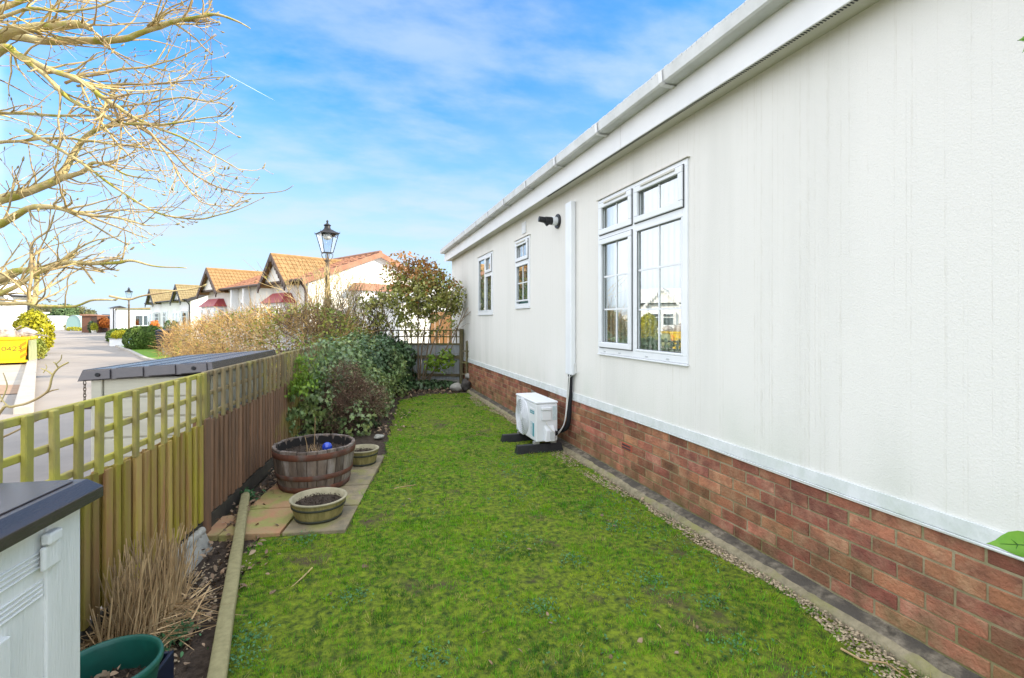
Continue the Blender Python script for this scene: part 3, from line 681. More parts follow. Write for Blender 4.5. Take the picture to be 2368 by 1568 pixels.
ty0, ty1, tz0, tz1 = WY(1323,D-.05), WY(1309.5,D-.05), WZ(1315,866,D-.05), WZ(1315,468,D-.05)
MB().box((D-.065,ty0,tz0),(D-.002,ty1,tz1)).build('pipe_cover', M['upvc'], home, bevel=.012)
MB().box((D-.030,ty0-.012,tz0+.02),(D-.001,ty0-.001,tz0+.13)).build('cover_back_plate', M['gutter'], home)
dr = MB().box((D-.006,DOOR[0]+.004,.285),(D+.011,DOOR[1]-.004,ZB-.006)).build('access_hatch', M['door_brown'], home, bevel=.003)
mb = MB().bar((D-.010,DOOR[1]-.03,.50),(D-.010,DOOR[1]-.21,.485),.004,.028,up=(0,0,1)); mb.build('strap_hinge', M['steel'], dr)
MB().box((D+.001,DOOR[1]-.004,.285),(D+.0115,DOOR[1],ZB-.006)).build('hatch_edge', M['kickboard'], dr)
ab = MB().box((D-.001,AIRB[0]+.003,.288),(D+.011,AIRB[1]-.003,.353)).build('air_brick', M['terra_vent'], home, bevel=.002)
mb = MB()
for r in range(2):
    for k in range(9): yy = AIRB[0]+.02+k*(AIRB[1]-AIRB[0]-.04)/8.5; mb.box((D-.0035,yy,.298+r*.026),(D-.0012,yy+.010,.314+r*.026))
mb.build('vent_slot', M['gasket'], ab)
mb = MB().tube([(D-.012,y,ZB-.006+.004*math.sin(y*2.3)) for y in np.arange(.4,6.6,.2)], .004, 5)
tag(mb.build('bead_cable', M['cable_white']), 'thin white cable clipped along the top of the brick skirt', 'cable')

# ---- air conditioner on black rubber feet
AX0, AX1, AY0, AY1, AZ0, AZ1 = 1.925, 2.185, 5.03, 5.72, .125, .572
ac = thing('air_conditioner', 'white outdoor air conditioning unit with round fan grille on black feet by the brick skirt', 'air conditioner', ((AX0+AX1)/2,(AY0+AY1)/2,.1))
MB().box((AX0,AY0,AZ0),(AX1,AY1,AZ1-.028)).build('casing', M['ac_white'], ac, bevel=.014, seg=3)
MB().box((AX0-.006,AY0-.006,AZ1-.027),(AX1+.004,AY1+.006,AZ1)).build('top_panel', M['ac_white'], ac, bevel=.012, seg=3)
cy, cz, fr = AY1-.245, (AZ0+AZ1)/2-.012, .205
mb = MB(); disc(mb, (cy,cz), fr+.014, AX0-.010, AX0-.0005, 40); shroud = mb.build('fan_shroud', M['ac_white'], ac, bevel=.006)
mb = MB(); disc(mb, (cy,cz), fr, AX0-.0125, AX0-.0102, 40); mb.build('fan_opening', M['ac_grey'], ac)
mb = MB()
for r in np.linspace(.05, fr-.004, 8):
    pts = [(AX0-.022+.004*(r/fr), cy+r*math.cos(a), cz+r*math.sin(a)) for a in np.linspace(0,2*math.pi,41)]; mb.tube(pts, .0036, 5)
for a in np.linspace(0,2*math.pi,9)[:-1]: mb.tube([(AX0-.020,cy+.04*math.cos(a),cz+.04*math.sin(a)),(AX0-.015,cy+fr*math.cos(a),cz+fr*math.sin(a))], .003, 5)
disc(mb, (cy,cz), .046, AX0-.026, AX0-.018); mb.build('fan_grille', M['ac_white'], ac)
MB().box((AX0-.0035,AY0+.055,AZ0+.30),(AX0-.0005,AY0+.185,AZ0+.335)).build('badge', M['ac_logo'], ac)
mb = MB()
for k in range(7): mb.box((AX0-.0045,AY0+.068+k*.0155,AZ0+.311),(AX0-.0037,AY0+.077+k*.0155,AZ0+.325))
mb.build('badge_lettering', M['ac_label'], ac)
MB().box((AX0-.006,AY0+.05,AZ0+.343),(AX0-.0006,AY0+.19,AZ0+.362)).build('badge_ridge', M['ac_white'], ac, bevel=.004)
MB().box((AX0-.0035,AY0+.06,AZ0+.05),(AX0-.0005,AY0+.10,AZ0+.20)).build('energy_sticker', M['ac_logo'], ac)
MB().box((AX0-.0030,AY0+.104,AZ0+.06),(AX0-.0005,AY0+.17,AZ0+.21)).build('energy_sticker', M['ac_label'], ac)
MB().box((AX0+.06,AY0-.022,AZ0+.24),(AX0+.175,AY0-.0005,AZ0+.345)).build('terminal_cover', M['ac_white'], ac, bevel=.006)
MB().box((AX0+.055,AY0-.030,AZ0+.348),(AX0+.18,AY0-.0005,AZ0+.385)).build('grab_handle', M['ac_white'], ac, bevel=.010, seg=3)
MB().box((AX0+.065,AY0-.012,AZ0+.338),(AX0+.17,AY0-.0008,AZ0+.3475)).build('handle_recess', M['ac_grey'], ac)
MB().box((AX0+.20,AY0-.004,AZ0+.235),(AX1-.012,AY0-.0005,AZ0+.39)).build('rating_plate', M['ac_label'], ac)
mb = MB().hexa([(AX0+.09,AY0-.055,AZ0+.01),(AX1-.05,AY0-.055,AZ0+.01),(AX1-.05,AY0-.0005,AZ0+.01),(AX0+.09,AY0-.0005,AZ0+.01),(AX0+.11,AY0-.050,AZ0+.13),(AX1-.05,AY0-.050,AZ0+.13),(AX1-.05,AY0-.0005,AZ0+.185),(AX0+.09,AY0-.0005,AZ0+.185)])
mb.build('valve_cover', M['ac_white'], ac, bevel=.008, seg=3)
MB().box((AX0+.145,AY0-.0585,AZ0+.035),(AX0+.20,AY0-.0555,AZ0+.115)).build('serial_label', M['ac_grey'], ac)
for yy in (AY0+.05, AY1-.10):
    MB().hexa([(1.70,yy-.045,0.0),(2.26,yy-.045,0.0),(2.26,yy+.045,0.0),(1.70,yy+.045,0.0),(1.72,yy-.030,.095),(2.24,yy-.030,.095),(2.24,yy+.030,.095),(1.72,yy+.030,.095)]).build('rubber_foot', M['black_plastic'], ac, bevel=.005)
    for xx in (AX0+.005, AX1-.05): MB().box((xx-.02,yy-.02,.095),(xx+.05,yy+.02,.124)).build('mounting_bracket', M['steel'], ac, bevel=.003)
px = (ty0+ty1)/2
pp = [(D-.036,px,tz0+.03),(D-.038,px,tz0-.15),(D-.045,px,.55),(D-.05,px+.01,.36),(D-.06,px+.06,.25),(D-.11,px+.20,.19),(D-.18,px+.38,.20),(AX1-.03,AY0-.02,.215)]
def smooth_path(p, n=6):
    p = [Vector(q) for q in p]; out = []
    for i in range(len(p)-1):
        a, b, c, d = p[max(i-1,0)], p[i], p[i+1], p[min(i+2,len(p)-1)]
        for k in range(n):
            t = k/n; out.append(.5*((2*b)+(c-a)*t+(2*a-5*b+4*c-d)*t*t+(-a+3*b-3*c+d)*t**3))
    return out+[p[-1]]
tag(MB().tube(smooth_path(pp), .027, 12).build('insulated_pipe', M['pipe_foam'], smooth=True), 'black foam wrapped pipe from the white cover down to the air conditioner', 'pipe')
cp = [(D-.07,px-.01,tz0-.02),(D-.075,px+.0,.62),(D-.085,px+.015,.42),(D-.10,px+.06,.27),(D-.16,px+.15,.16),(AX1+.01,px+.30,.165),(AX1-.06,AY0-.04,.22),(AX0+.13,AY0-.03,.31),(AX0+.115,AY0-.022,.345)]
tag(MB().tube(smooth_path(cp), .0065, 8).build('power_cable', M['cable_white'], smooth=True), 'white cable looping from the air conditioner up to the wall cover', 'cable')
cp = [(D-.062,px-.035,tz0+.0),(D-.068,px-.01,.60),(D-.10,px+.03,.30),(D-.17,px+.14,.135),(AX1+.02,px+.28,.14),(AX1-.03,AY0-.05,.175)]
tag(MB().tube(smooth_path(cp), .006, 8).build('drain_hose', M['cable_white'], smooth=True), 'lower thin white hose hanging beside the black insulated pipe', 'hose')
cp = [(D-.055,px+.02,tz0-.13),(D-.05,px-.02,tz0-.03),(D-.012,px-.17,tz0+.05)]
tag(MB().tube(smooth_path(cp), .0035, 6).build('signal_wire', M['gutter'], smooth=True), 'thin grey wire crossing the wall beside the pipe cover', 'wire')

# ================================================================= BOUNDARY FENCE
def fence_panel(t0, t1, ztop, mat, matT, label, trellis=True, seed=1, blank=0):
    r = random.Random(seed); th = thing('trellis_fence', label, 'fence', tuple(fence_at((t0+t1)/2)))
    zp = .80
    def bx(mb, ta, tb, oa, ob, za, zb, tilt=0):
        P = [fence_at(ta,oa,za),fence_at(tb,oa,za),fence_at(tb,ob,za),fence_at(ta,ob,za),fence_at(ta+tilt,oa,zb),fence_at(tb+tilt,oa,zb),fence_at(tb+tilt,ob,zb),fence_at(ta+tilt,ob,zb)]
        mb.hexa(P)
    mb = MB(); t = t0
    bx(mb, t0, t1, .012, .016, .13, zp-.03)                      # shadowed back skin
    i = 0
    while t < t1-.02:
        wd = r.uniform(.040,.064) if i % 2 == 0 else r.uniform(.018,.040); e = min(t+wd, t1)
        off = -.014 if i % 2 == 0 else .010
        bx(mb, t+.004, e-.003, off-.010, off+.006, .12+r.uniform(0,.02), zp-.025+r.uniform(-.012,.012), r.uniform(-.006,.006)); t = e; i += 1
    bx(mb, t0, t1, .018, .045, .25, .30); bx(mb, t0, t1, .018, .045, .66, .71)
    mb.build('slat_panel', mat, th, bevel=.003, seg=1)
    mb = MB(); bx(mb, t0, t1, -.018, .010, .0, .118); mb.build('gravel_board', M['kickboard'], th, bevel=.003)
    if trellis:
        mb = MB(); z0, z1 = zp+.002, ztop
        a0, a1 = t0-.047, t1+.047
        for za, zb in ((z0,z0+.030),((z0+z1)/2-.014,(z0+z1)/2+.016),(z1-.032,z1)): bx(mb, a0, a1, -.004, .018, za, zb)
        bx(mb, a1-.042, a1-.002, -.0255, -.0045, z0-.03, z1+.003)
        t = a0+.002
        while t < a1-.09:
            w2 = r.uniform(.034,.042); bx(mb, t, t+w2, -.026, -.0045, z0-.035, z1+r.uniform(-.006,.004), r.uniform(-.008,.008)); t += .142+r.uniform(-.008,.008)
        mb.build('trellis', matT, th, bevel=.004, seg=1)
    return th
fence_panel(-1.93, -.05, 1.115, M['wood_green'], M['wood_trellis'], 'green algae stained slatted fence panel with trellis top nearest the camera', seed=3)
fence_panel(.05, 1.92, 1.12, M['wood_brown'], M['wood_weathered'], 'brown slatted fence panel with trellis top behind the big barrel', seed=5)
fence_panel(2.0, 4.45, 1.125, M['wood_brown'], M['wood_weathered'], 'far slatted fence panel partly swallowed by ivy', seed=8)
def fence_post(t, h, label):
    mb = MB(); P = [fence_at(t+a,b,z) for z in (-.05,h) for a,b in ((-.045,-.035),(.045,-.035),(.045,.05),(-.045,.05))]; mb.hexa(P)
    tag(mb.build('fence_post', M['wood_brown'], bevel=.006), label, 'post', 'posts of the slatted boundary fence')
fence_post(0, .805, 'brown fence post between the green panel and the brown panel')
fence_post(1.96, .80, 'brown fence post behind the big wooden barrel')

# ================================================================= STORAGE BOXES
def frame3(o, d):                                         # local frame: s along d, w to its left, h up
    d = Vector(d).normalized(); n = Vector((-d.y, d.x, 0)); o = Vector(o)
    return lambda s, w, h: Vector((o.x+d.x*s+n.x*w, o.y+d.y*s+n.y*w, h))
def fbox(mb, f, a, b, mi=0):
    (s0,w0,h0),(s1,w1,h1) = a, b
    return mb.hexa([f(s0,w0,h0),f(s1,w0,h0),f(s1,w1,h0),f(s0,w1,h0),f(s0,w0,h1),f(s1,w0,h1),f(s1,w1,h1),f(s0,w1,h1)], mi)
# large box behind the fence; s runs along the fence away from the camera, w to the road
f = frame3(U(490,3.60), FD)
sb = thing('garden_storage_box', 'cream ridged garden storage box with brown lid behind the fence', 'storage box', tuple(f(.8,.4,0)))
mb = MB(); fbox(mb, f, (.04,.05,0), (1.50,.80,1.06)); mb.build('body', M['box_cream'], sb, bevel=.01)
mb = MB()
for k in range(7): fbox(mb, f, (.028,.12,.05+k*.145), (.0395,.72,.05+k*.145+.132))
for k in range(7): fbox(mb, f, (.10,.0385,.05+k*.145), (1.44,.0495,.05+k*.145+.132))
mb.build('ribbed_cladding', M['box_cream'], sb, bevel=.006)
for w_ in (.725,.05): fbox(MB(), f, (.015,w_,0), (.0395,w_+.07,1.06)).build('corner_post', M['box_cream'], sb, bevel=.008)
def slope(w): return 1.165 - .05*w/.86
mb = MB()
pts = lambda s, w, dz: f(s, w, slope(w)+dz)
mb.hexa([pts(0,-.01,-.075),pts(1.62,-.01,-.075),pts(1.62,.87,-.075),pts(0,.87,-.075),pts(.02,.01,0),pts(1.60,.01,0),pts(1.60,.85,0),pts(.02,.85,0)])
for k in range(4): a, b = .03+k*.21, .21+k*.21; mb.hexa([pts(-.012,a,-.068),pts(.01,a,-.068),pts(.01,b,-.068),pts(-.012,b,-.068),pts(.004,a+.01,-.008),pts(.03,a+.01,.003),pts(.03,b-.01,.003),pts(.004,b-.01,-.008)])
for k in range(4): a = .22+k*.21; mb.hexa([pts(.03,a-.006,.0005),pts(1.59,a-.006,.0005),pts(1.59,a+.006,.0005),pts(.03,a+.006,.0005),pts(.03,a-.003,.004),pts(1.59,a-.003,.004),pts(1.59,a+.003,.004),pts(.03,a+.003,.004)])
lid = mb.build('lid', M['lid'], sb, bevel=.006)
mb = MB()
for w in (.12,.74): 
    c = f(-.0135, w, slope(w)-.035); mb.tube([c, c+FD*.004], .014, 12)
mb.build('lid_plug', M['black_plastic'], lid)
mb = MB()
for k in range(7):
    c = f(.02, .835, slope(.84)-.09-k*.022); a = [(math.cos(t)*.008, math.sin(t)*.016) for t in np.linspace(0,2*math.pi,11)]
    mb.tube([c+(FD*x if k%2 else FN*x)+Vector((0,0,y)) for x, y in a], .0028, 5, cap=False)
mb.build('chain', M['iron_brown'], sb)
mb = MB(); fbox(mb, f, (.0,.79,.84), (.03,.85,.885)); mb.build('hasp', M['iron_brown'], sb, bevel=.01)
# near white box in the lower left corner
bd = cw(-205/F, 1, 0).normalized(); f = frame3(U(240,1.5), bd)     # corner of the lid; s away, w to the left
nb = thing('storage_box', 'white wood effect storage box with dark brown lid beside the dry grass', 'storage box', tuple(f(-.4,.5,0)))
mb = MB(); fbox(mb, f, (-1.1,.045,0), (-.045,1.5,.925)); mb.build('body', M['box_white'], nb, bevel=.01)
mb = MB()
fbox(mb, f, (-.175,.036,.0), (-.044,.046,.915))
for k in range(4): fbox(mb, f, (-1.1,.040,.845-k*.013), (-.18,.046,.852-k*.013))
for k in range(4): fbox(mb, f, (-1.1,.040,.765-k*.013), (-.18,.046,.772-k*.013))
fbox(mb, f, (-1.1,.030,.0), (-.30,.0455,.695)); 
mb.build('side_moulding', M['box_white'], nb, bevel=.004)
mb = MB(); fbox(mb, f, (-.205,.022,.80), (-.14,.0355,.865)); fbox(mb, f, (-.20,.012,.868), (-.15,.0355,.90)); mb.build('latch', M['box_white'], nb, bevel=.006)
mb = MB()
lo, hi = .930, .993
mb.add([f(-1.3,0,lo),f(0,0,lo),f(0,1.6,lo),f(-1.3,1.6,lo),f(-1.3,0,lo+.032),f(0,0,lo+.032),f(0,1.6,lo+.032),f(-1.3,1.6,lo+.032),f(-1.3,.030,hi),f(-.024,.030,hi),f(-.024,1.6,hi),f(-1.3,1.6,hi)],
  [(3,2,1,0),(0,1,5,4),(1,2,6,5),(2,3,7,6),(3,0,4,7),(4,5,9,8),(5,6,10,9),(6,7,11,10),(7,4,8,11),(8,9,10,11)])
for w0, w1 in ((.05,.245),(.275,.47),(.50,.70)): fbox(mb, f, (-1.28,w0,hi+.0005), (-.05,w1,hi+.004))
mb.build('lid', M['lid'], nb, bevel=.006)

# ================================================================= FLOWER BED, SLABS, POTS
ca_, cb_ = G(800,1224,.03), G(890,1052,.03)
sdv = (cb_-ca_); sdv.z = 0; sdv.normalize(); f = frame3(ca_, sdv)
k = 0; slabs_label = {(0,0):'grey buff paving slab under the small front tub', (1,0):'buff paving slab beside the lawn right of the big barrel', (2,0):'buff paving slab between the barrel and the back tub', (3,0):'dark buff paving slab at the far lawn corner under the back tub',
 (0,1):'pinkish sandstone slab at the timber edge in front of the barrel', (1,1):'pinkish slab under the front left of the barrel', (2,1):'pink slab mostly hidden under the barrel beside the fence', (3,1):'mossy slab hidden behind the barrel by the ivy'}
for (i, j), lb in slabs_label.items():
    s0, w0 = i*.47, j*.435; wd = .425 if j == 0 else .40
    q = [(s0+.006,w0+.005),(s0+.462,w0+.005),(s0+.462,w0+wd),(s0+.006,w0+wd)]
    tl = random.uniform(-.004,.004)
    mb = MB(); mb.hexa([f(a,b,-.03) for a,b in q] + [f(a+random.uniform(-.004,.004),b+random.uniform(-.004,.004),.028+tl+random.uniform(-.003,.003)) for a,b in q])
    tag(mb.build('paving_slab', M['slab_pink'] if j == 1 and i < 3 else M['slab'], bevel=.006), lb, 'paving slab', 'paving slabs under the barrel planters')
q = [f(.02,.845,-.02),f(.40,.842,-.02),f(.34,1.0,-.02),f(.02,1.13,-.02)]
tag(MB().slab(q, (0,0,.045)).build('paving_slab', M['slab_pink'], bevel=.006), 'cut triangular pink slab piece against the fence gravel board', 'paving slab', 'paving slabs under the barrel planters')

def soil_disc(mb, c, r, z, n=500, amp=.012):
    mb.lathe([(0.001,amp*.5),(r*.5,amp*.3),(r,0)], 24, (c.x,c.y,z))
    for i in range(n):
        a = random.uniform(0,6.28); rr = r*math.sqrt(random.random())*.98; s = random.uniform(.004,.012)
        p = Vector((c.x+rr*math.cos(a), c.y+rr*math.sin(a), z+random.uniform(0,amp)))
        vs = [p+Vector((random.uniform(-s,s),random.uniform(-s,s),random.uniform(-s*.3,s))) for _ in range(4)]
        mb.add(vs, [(0,1,2),(0,2,3),(0,3,1),(1,3,2)])
    return mb
# half barrel
bc = U(728,4.33); bz = .032
bp = thing('barrel_planter', 'large half whisky barrel planter with rusty hoops and bare soil', 'planter', (bc.x,bc.y,bz))
RB, RT, HB = .285, .340, .355
def rad(h): return RB + (RT-RB)*(1-(1-h/HB)**1.6)
mb = MB(); ns = 26
for k_ in range(ns):
    a0, a1 = 2*math.pi*(k_+.03)/ns, 2*math.pi*(k_+.97)/ns; hs = np.linspace(0,HB,7); o = len(mb.v); top = random.uniform(-.004,.004)
    for h in hs:
        for (a, dr) in ((a0,0),((a0+a1)/2,.003),(a1,0),(a1,-.024),(a0,-.024)):
            r = rad(h)+dr; mb.v.append((bc.x+r*math.cos(a), bc.y+r*math.sin(a), bz+h+(top if h == HB else 0)))
    for i in range(6):
        for j in range(5): mb.f.append([o+i*5+j,o+i*5+(j+1)%5,o+(i+1)*5+(j+1)%5,o+(i+1)*5+j]); mb.m.append(0)
    mb.f.append([o+30+j for j in range(5)]); mb.m.append(0); mb.f.append([o+j for j in range(5)][::-1]); mb.m.append(0)
mb.build('stave_wall', M['barrel'], bp, bevel=.002, seg=1)
for h0, h1, nm in ((HB-.075,HB-.022,0),(.105,.150,1),(.0,.05,2)):
    mb = MB(); mb.lathe([(rad(h0)+.004,h0),(rad(h0)+.0075,h0+.002),(rad(h1)+.0075,h1-.002),(rad(h1)+.004,h1)], 48, (bc.x,bc.y,bz)); mb.build('hoop', M['rust'], bp, smooth=True)
mb = MB(); mb.lathe([(RT-.0255,HB-.01),(RT-.035,HB-.13)], 40, (bc.x,bc.y,bz)); mb.build('charred_lining', M['barrel_in'], bp, smooth=True)
soil_disc(MB(), bc, RT-.036, bz+HB-.085, 700).build('soil', M['soil'], bp)
def stem(name, p, q, r, lab, cat, mat='straw', bend=.05):
    p, q = Vector(p), Vector(q); m = (p+q)/2 + Vector((random.uniform(-bend,bend),random.uniform(-bend,bend),0))
    return tag(MB().tube(smooth_path([p,m,q],4), [r]*5+[r*.8]*4, 6).build(name, M[mat]), lab, cat)
zt_ = bz+HB-.08
stem('dried_plant', bc+Vector((-.06,-.02,zt_)), bc+Vector((-.08,-.03,zt_+.15)), .004, 'curved pale dead stem standing in the barrel soil', 'dead plant', bend=.03)
stem('garden_cane', bc+Vector((-.01,.05,zt_)), bc+Vector((.0,.05,zt_+.30)), .0035, 'thin straight cane standing up in the barrel', 'cane', bend=.002)
mb = MB()
for i in range(36):
    a = random.uniform(0,6.28); rr = random.uniform(0,.10); p = bc+Vector((.0+rr*math.cos(a),-.02+rr*math.sin(a),zt_-.01)); d = Vector((random.gauss(0,.6),random.gauss(0,.6),.7)).normalized()
    mb.tube([p, p+d*random.uniform(.03,.09)], [.003,.0012], 4)
tag(mb.build('dead_plant', M['straw']), 'tuft of dead plant stubble in the middle of the barrel', 'plant')
gb = bc + Vector((.105,-.055,0)); mb = MB()
mb.lathe([(.0005,-.045)]+[(.043*math.sin(t),-.043*math.cos(t)) for t in np.linspace(.1,3.04,15)]+[(.0005,.043)], 24, (gb.x,gb.y,zt_+.045))
tag(mb.build('glass_ball', M['blue_glass'], smooth=True), 'cobalt blue glass garden ball resting on the barrel soil', 'ornament')
def small_tub(c, r, h, label, rot):
    th = thing('wooden_tub', label, 'planter', (c.x,c.y,bz), 0, 'small barrel style tubs by the big barrel')
    ro = lambda t: r*(.80+.20*t**.7)
    mb = MB(); n = 60; o = 0
    hs = [0,.2,.45,.7,.92]
    for t in hs:
        for k_ in range(n):
            a = 2*math.pi*k_/n; g = -.0035 if k_ % 4 == 0 else 0; rr = ro(t)+g; mb.v.append((c.x+rr*math.cos(a),c.y+rr*math.sin(a),bz+h*t))
    for i in range(len(hs)-1):
        for k_ in range(n): mb.f.append([i*n+k_,i*n+(k_+1)%n,(i+1)*n+(k_+1)%n,(i+1)*n+k_]); mb.m.append(0)
    mb.build('tub_wall', M['half_pot'], th)
    MB().lathe([(ro(.90),h*.90),(ro(1)+.003,h*.91),(ro(1)+.007,h*.99),(ro(1),h),(ro(1)-.014,h*.99),(ro(.7)-.018,h*.60)], 60, (c.x,c.y,bz)).build('rim', M['half_rim'], th, smooth=True)
    for t in (.66,.06):
        MB().lathe([(ro(t)-.001,h*(t-.055)),(ro(t)+.004,h*(t-.05)),(ro(t+.05)+.004,h*(t+.05)),(ro(t+.05)-.001,h*(t+.055))], 60, (c.x,c.y,bz)).build('band', M['half_band'], th, smooth=True)
    soil_disc(MB(), c, ro(.7)-.017, bz+h*.68, 420, .016).build('soil', M['soil'], th)
    return th
small_tub(U(737,3.60), .195, .140, 'small mossy tub with pale rim standing in front of the big barrel', .3)
small_tub(U(838,4.93), .158, .150, 'small mossy tub standing behind the big barrel near the ivy', 1)
# long timber resting from the near bed onto the slab
p0, p1 = G(490,1640,.045), G(569,1139,.075)
def timber():
    mb = MB(); n = 24; d = (p1-p0).normalized(); sdv = d.cross(Vector((0,0,1))).normalized(); u = sdv.cross(d)
    prof = [(math.cos(t),math.sin(t)) for t in np.linspace(0,2*math.pi,13)[:-1]]
    for i in range(n+1):
        t = i/n; c = p0.lerp(p1,t); r = .036*(1-.12*t); r *= 1 if t < .97 else (.75 if t < .999 else .35)
        for x, y in prof:
            xx = math.copysign(abs(x)**.4, x); yy = math.copysign(abs(y)**.4, y); w = r+mnoise.noise((x*2,y*2,t*6))*.0025
            mb.v.append(tuple(c+sdv*xx*w+u*yy*w*.9))
    for i in range(n):
        for k_ in range(12): mb.f.append([i*12+k_,i*12+(k_+1)%12,(i+1)*12+(k_+1)%12,(i+1)*12+k_]); mb.m.append(0)
    mb.f += [list(range(12))[::-1], [n*12+k_ for k_ in range(12)]]; mb.m += [0,0]; return mb
tag(timber().build('timber_pole', M['timber_pale'], smooth=True), 'long pale weathered timber pole edging the flower bed beside the lawn', 'timber')
# rope top edging stone leaning against the fence
e0, e1 = fence_at(-.60,-.05,-.02), fence_at(-.16,-.05,-.03)
es = thing('edging_stone', 'pale concrete edging stone with rope twist top leaning against the green fence panel', 'edging stone', tuple(e0))
MB().hexa([e0-FN*.08,e1-FN*.08,e1-FN*.035,e0-FN*.035,e0-FN*.03+Vector((0,0,.125)),e1-FN*.03+Vector((0,0,.125)),e1+FN*.005+Vector((0,0,.125)),e0+FN*.005+Vector((0,0,.125))]).build('stone_slab', M['stone'], es, bevel=.008)
mb = MB()
for i in range(9):
    c = e0.lerp(e1,(i+.5)/9)+Vector((0,0,.133))-FN*.012; dd = (FD*.025+Vector((0,0,.016)))
    mb.tube([c-dd,c-dd*.5,c+dd*.5,c+dd], [.012,.025,.025,.012], 10)
mb.build('rope_twist', M['stone'], es, smooth=True)
# dry ornamental grass
gc = G(335,1468); n = 520
ang = rng.uniform(0,2*math.pi,n); rr = .22*np.sqrt(rng.uniform(size=n)); along = np.array([FD.x,FD.y]); acr = np.array([FN.x,FN.y])
P = np.stack([gc.x+along[0]*rr*np.cos(ang)*1.25+acr[0]*rr*np.sin(ang)*.55, gc.y+along[1]*rr*np.cos(ang)*1.25+acr[1]*rr*np.sin(ang)*.55, np.zeros(n)],1)
mb = MB()
for i in range(n):
    p = Vector(P[i]); l = random.uniform(.16,.44); d = Vector((random.gauss(0,.13),random.gauss(0,.13),1)).normalized()+FD*.16; d.normalize()
    if i % 6 == 0: d = Vector((random.gauss(0,.8),random.gauss(0,.8),.45)).normalized(); l *= .6
    q = p+d*l*.5; e = p+d*l+Vector((random.gauss(0,.02),random.gauss(0,.02),-.0 if i % 9 else -.06))
    r = random.uniform(.0022,.0042); mb.tube([p,q,e],[r,r*.9,r*.6],4)
dg = thing('dry_grass', 'clump of dry straw coloured cut grass stalks by the green fence panel', 'ornamental grass', tuple(gc))
mb.build('stalks', M['straw'], dg)
nb_ = 700; a = rng.uniform(0,6.28,nb_); r_ = rng.uniform(.02,.30,nb_)
npmesh('fallen_blades', blades(np.stack([gc.x+r_*np.cos(a)*.8,gc.y+r_*np.sin(a),rng.uniform(.01,.10,nb_)],1), np.stack([rng.normal(size=nb_),rng.normal(size=nb_),rng.normal(size=nb_)*.35],1), rng.uniform(.08,.24,nb_), rng.uniform(.004,.009,nb_)), 4, M['straw'], dg)
# green pot and the navy tray beside it
pc = U(247,1.73); gp = thing('plant_pot', 'round dark green plastic pot with thick rim by the white storage box', 'plant pot', (pc.x,pc.y,0)); R0 = .165
MB().lathe([(R0*.72,0),(R0*.9,.17),(R0*.955,.215),(R0*1.0,.225),(R0*1.01,.240),(R0*.985,.252),(R0*.93,.250),(R0*.90,.235),(R0*.86,.14),(R0*.84,.10)], 56, (pc.x,pc.y,0)).build('pot_shell', M['pot_green'], gp, smooth=True)
soil_disc(MB(), pc, R0*.86, .135, 320, .018).build('soil', M['soil'], gp)
a = rng.uniform(0,6.28,60); r_ = rng.uniform(0,R0*.7,60)
npmesh('dead_leaves', leaves(np.stack([pc.x+r_*np.cos(a),pc.y+r_*np.sin(a),np.full(60,.16)],1), rng.normal(size=(60,3))+np.array([0,0,1.5]), rng.uniform(.02,.045,60), 'oval'), 6, M['leaf_litter'], gp)
tq = U(318,1.83); fr_ = frame3((tq.x,tq.y,0), FD); mb = MB()
fbox(mb, fr_, (-.22,-.075,0), (.11,-.06,.15)); fbox(mb, fr_, (.095,-.06,0), (.11,.10,.15)); fbox(mb, fr_, (-.22,-.0595,0), (.0945,.10,.012))
tag(mb.build('trough', M['pot_blue'], bevel=.004), 'navy blue plastic trough behind the round green pot', 'trough')
# ivy sprig, weeds, litter, twigs
def litter(name, pts, n, smin, smax, mat, label, cat, shape='oval', kind='stuff', spread=.12, zr=.02):
    k_ = rng.integers(0, len(pts), n); B = np.array([[p.x,p.y,p.z] for p in pts])[k_]
    P = B + np.stack([rng.normal(size=n)*spread, rng.normal(size=n)*spread, np.abs(rng.normal(size=n))*zr+.004],1)
    return tag(npmesh(name, leaves(P, rng.normal(size=(n,3))*.5+np.array([0,0,1.]), rng.uniform(smin,smax,n), shape), len(LEAF[shape]), mat), label, cat, kind=kind)
bed = [fence_at(t,-random.uniform(.12,.45),-.012) for t in np.linspace(-1.6,.0,26)]
litter('leaf_litter', bed, 420, .015,.05, M['leaf_litter'], 'brown dead leaves lying on the dark soil of the flower bed', 'dead leaves')
litter('bed_mulch', [fence_at(t,-.14,.03) for t in np.linspace(.05,1.4,16)], 200, .015,.045, M['leaf_litter'], 'dead leaves gathered along the gravel board by the slabs', 'dead leaves', spread=.05)
litter('dead_leaves', [G(u,v,-.01) for u,v in ((925,922),(960,908),(1000,903),(1040,903),(1080,905),(905,960),(895,990))], 520, .03,.07, M['leaf_litter'], 'dead leaves along the far edge of the lawn under the shrubs', 'dead leaves', spread=.22)
scatter_pebbles('bed_stones', lambda y: (fence_at((y-FP.y)/FD.y,-.45).x, fence_at((y-FP.y)/FD.y,-.05).x+.1), 1.6, 3.4, 900, .003, .011, M['gravel'], 'small stones and grit scattered on the flower bed soil', 'stones')
def weed(name, c, n, sp, s0, s1, label, mat='weed', zr=.03):
    P = np.stack([c.x+rng.normal(size=n)*sp, c.y+rng.normal(size=n)*sp, .012+np.abs(rng.normal(size=n))*zr],1)
    th = thing(name, label, 'weed', tuple(c)); npmesh('foliage', leaves(P, rng.normal(size=(n,3))*.6+np.array([0,0,1.]), rng.uniform(s0,s1,n), 'oval'), 6, M[mat], th)
    mb = MB()
    for p in P[::3]: mb.tube([(c.x,c.y,-.01),((c.x+p[0])/2,(c.y+p[1])/2,.02+p[2]*.5),p], .0015, 4)
    mb.build('stems', M[mat], th); return th
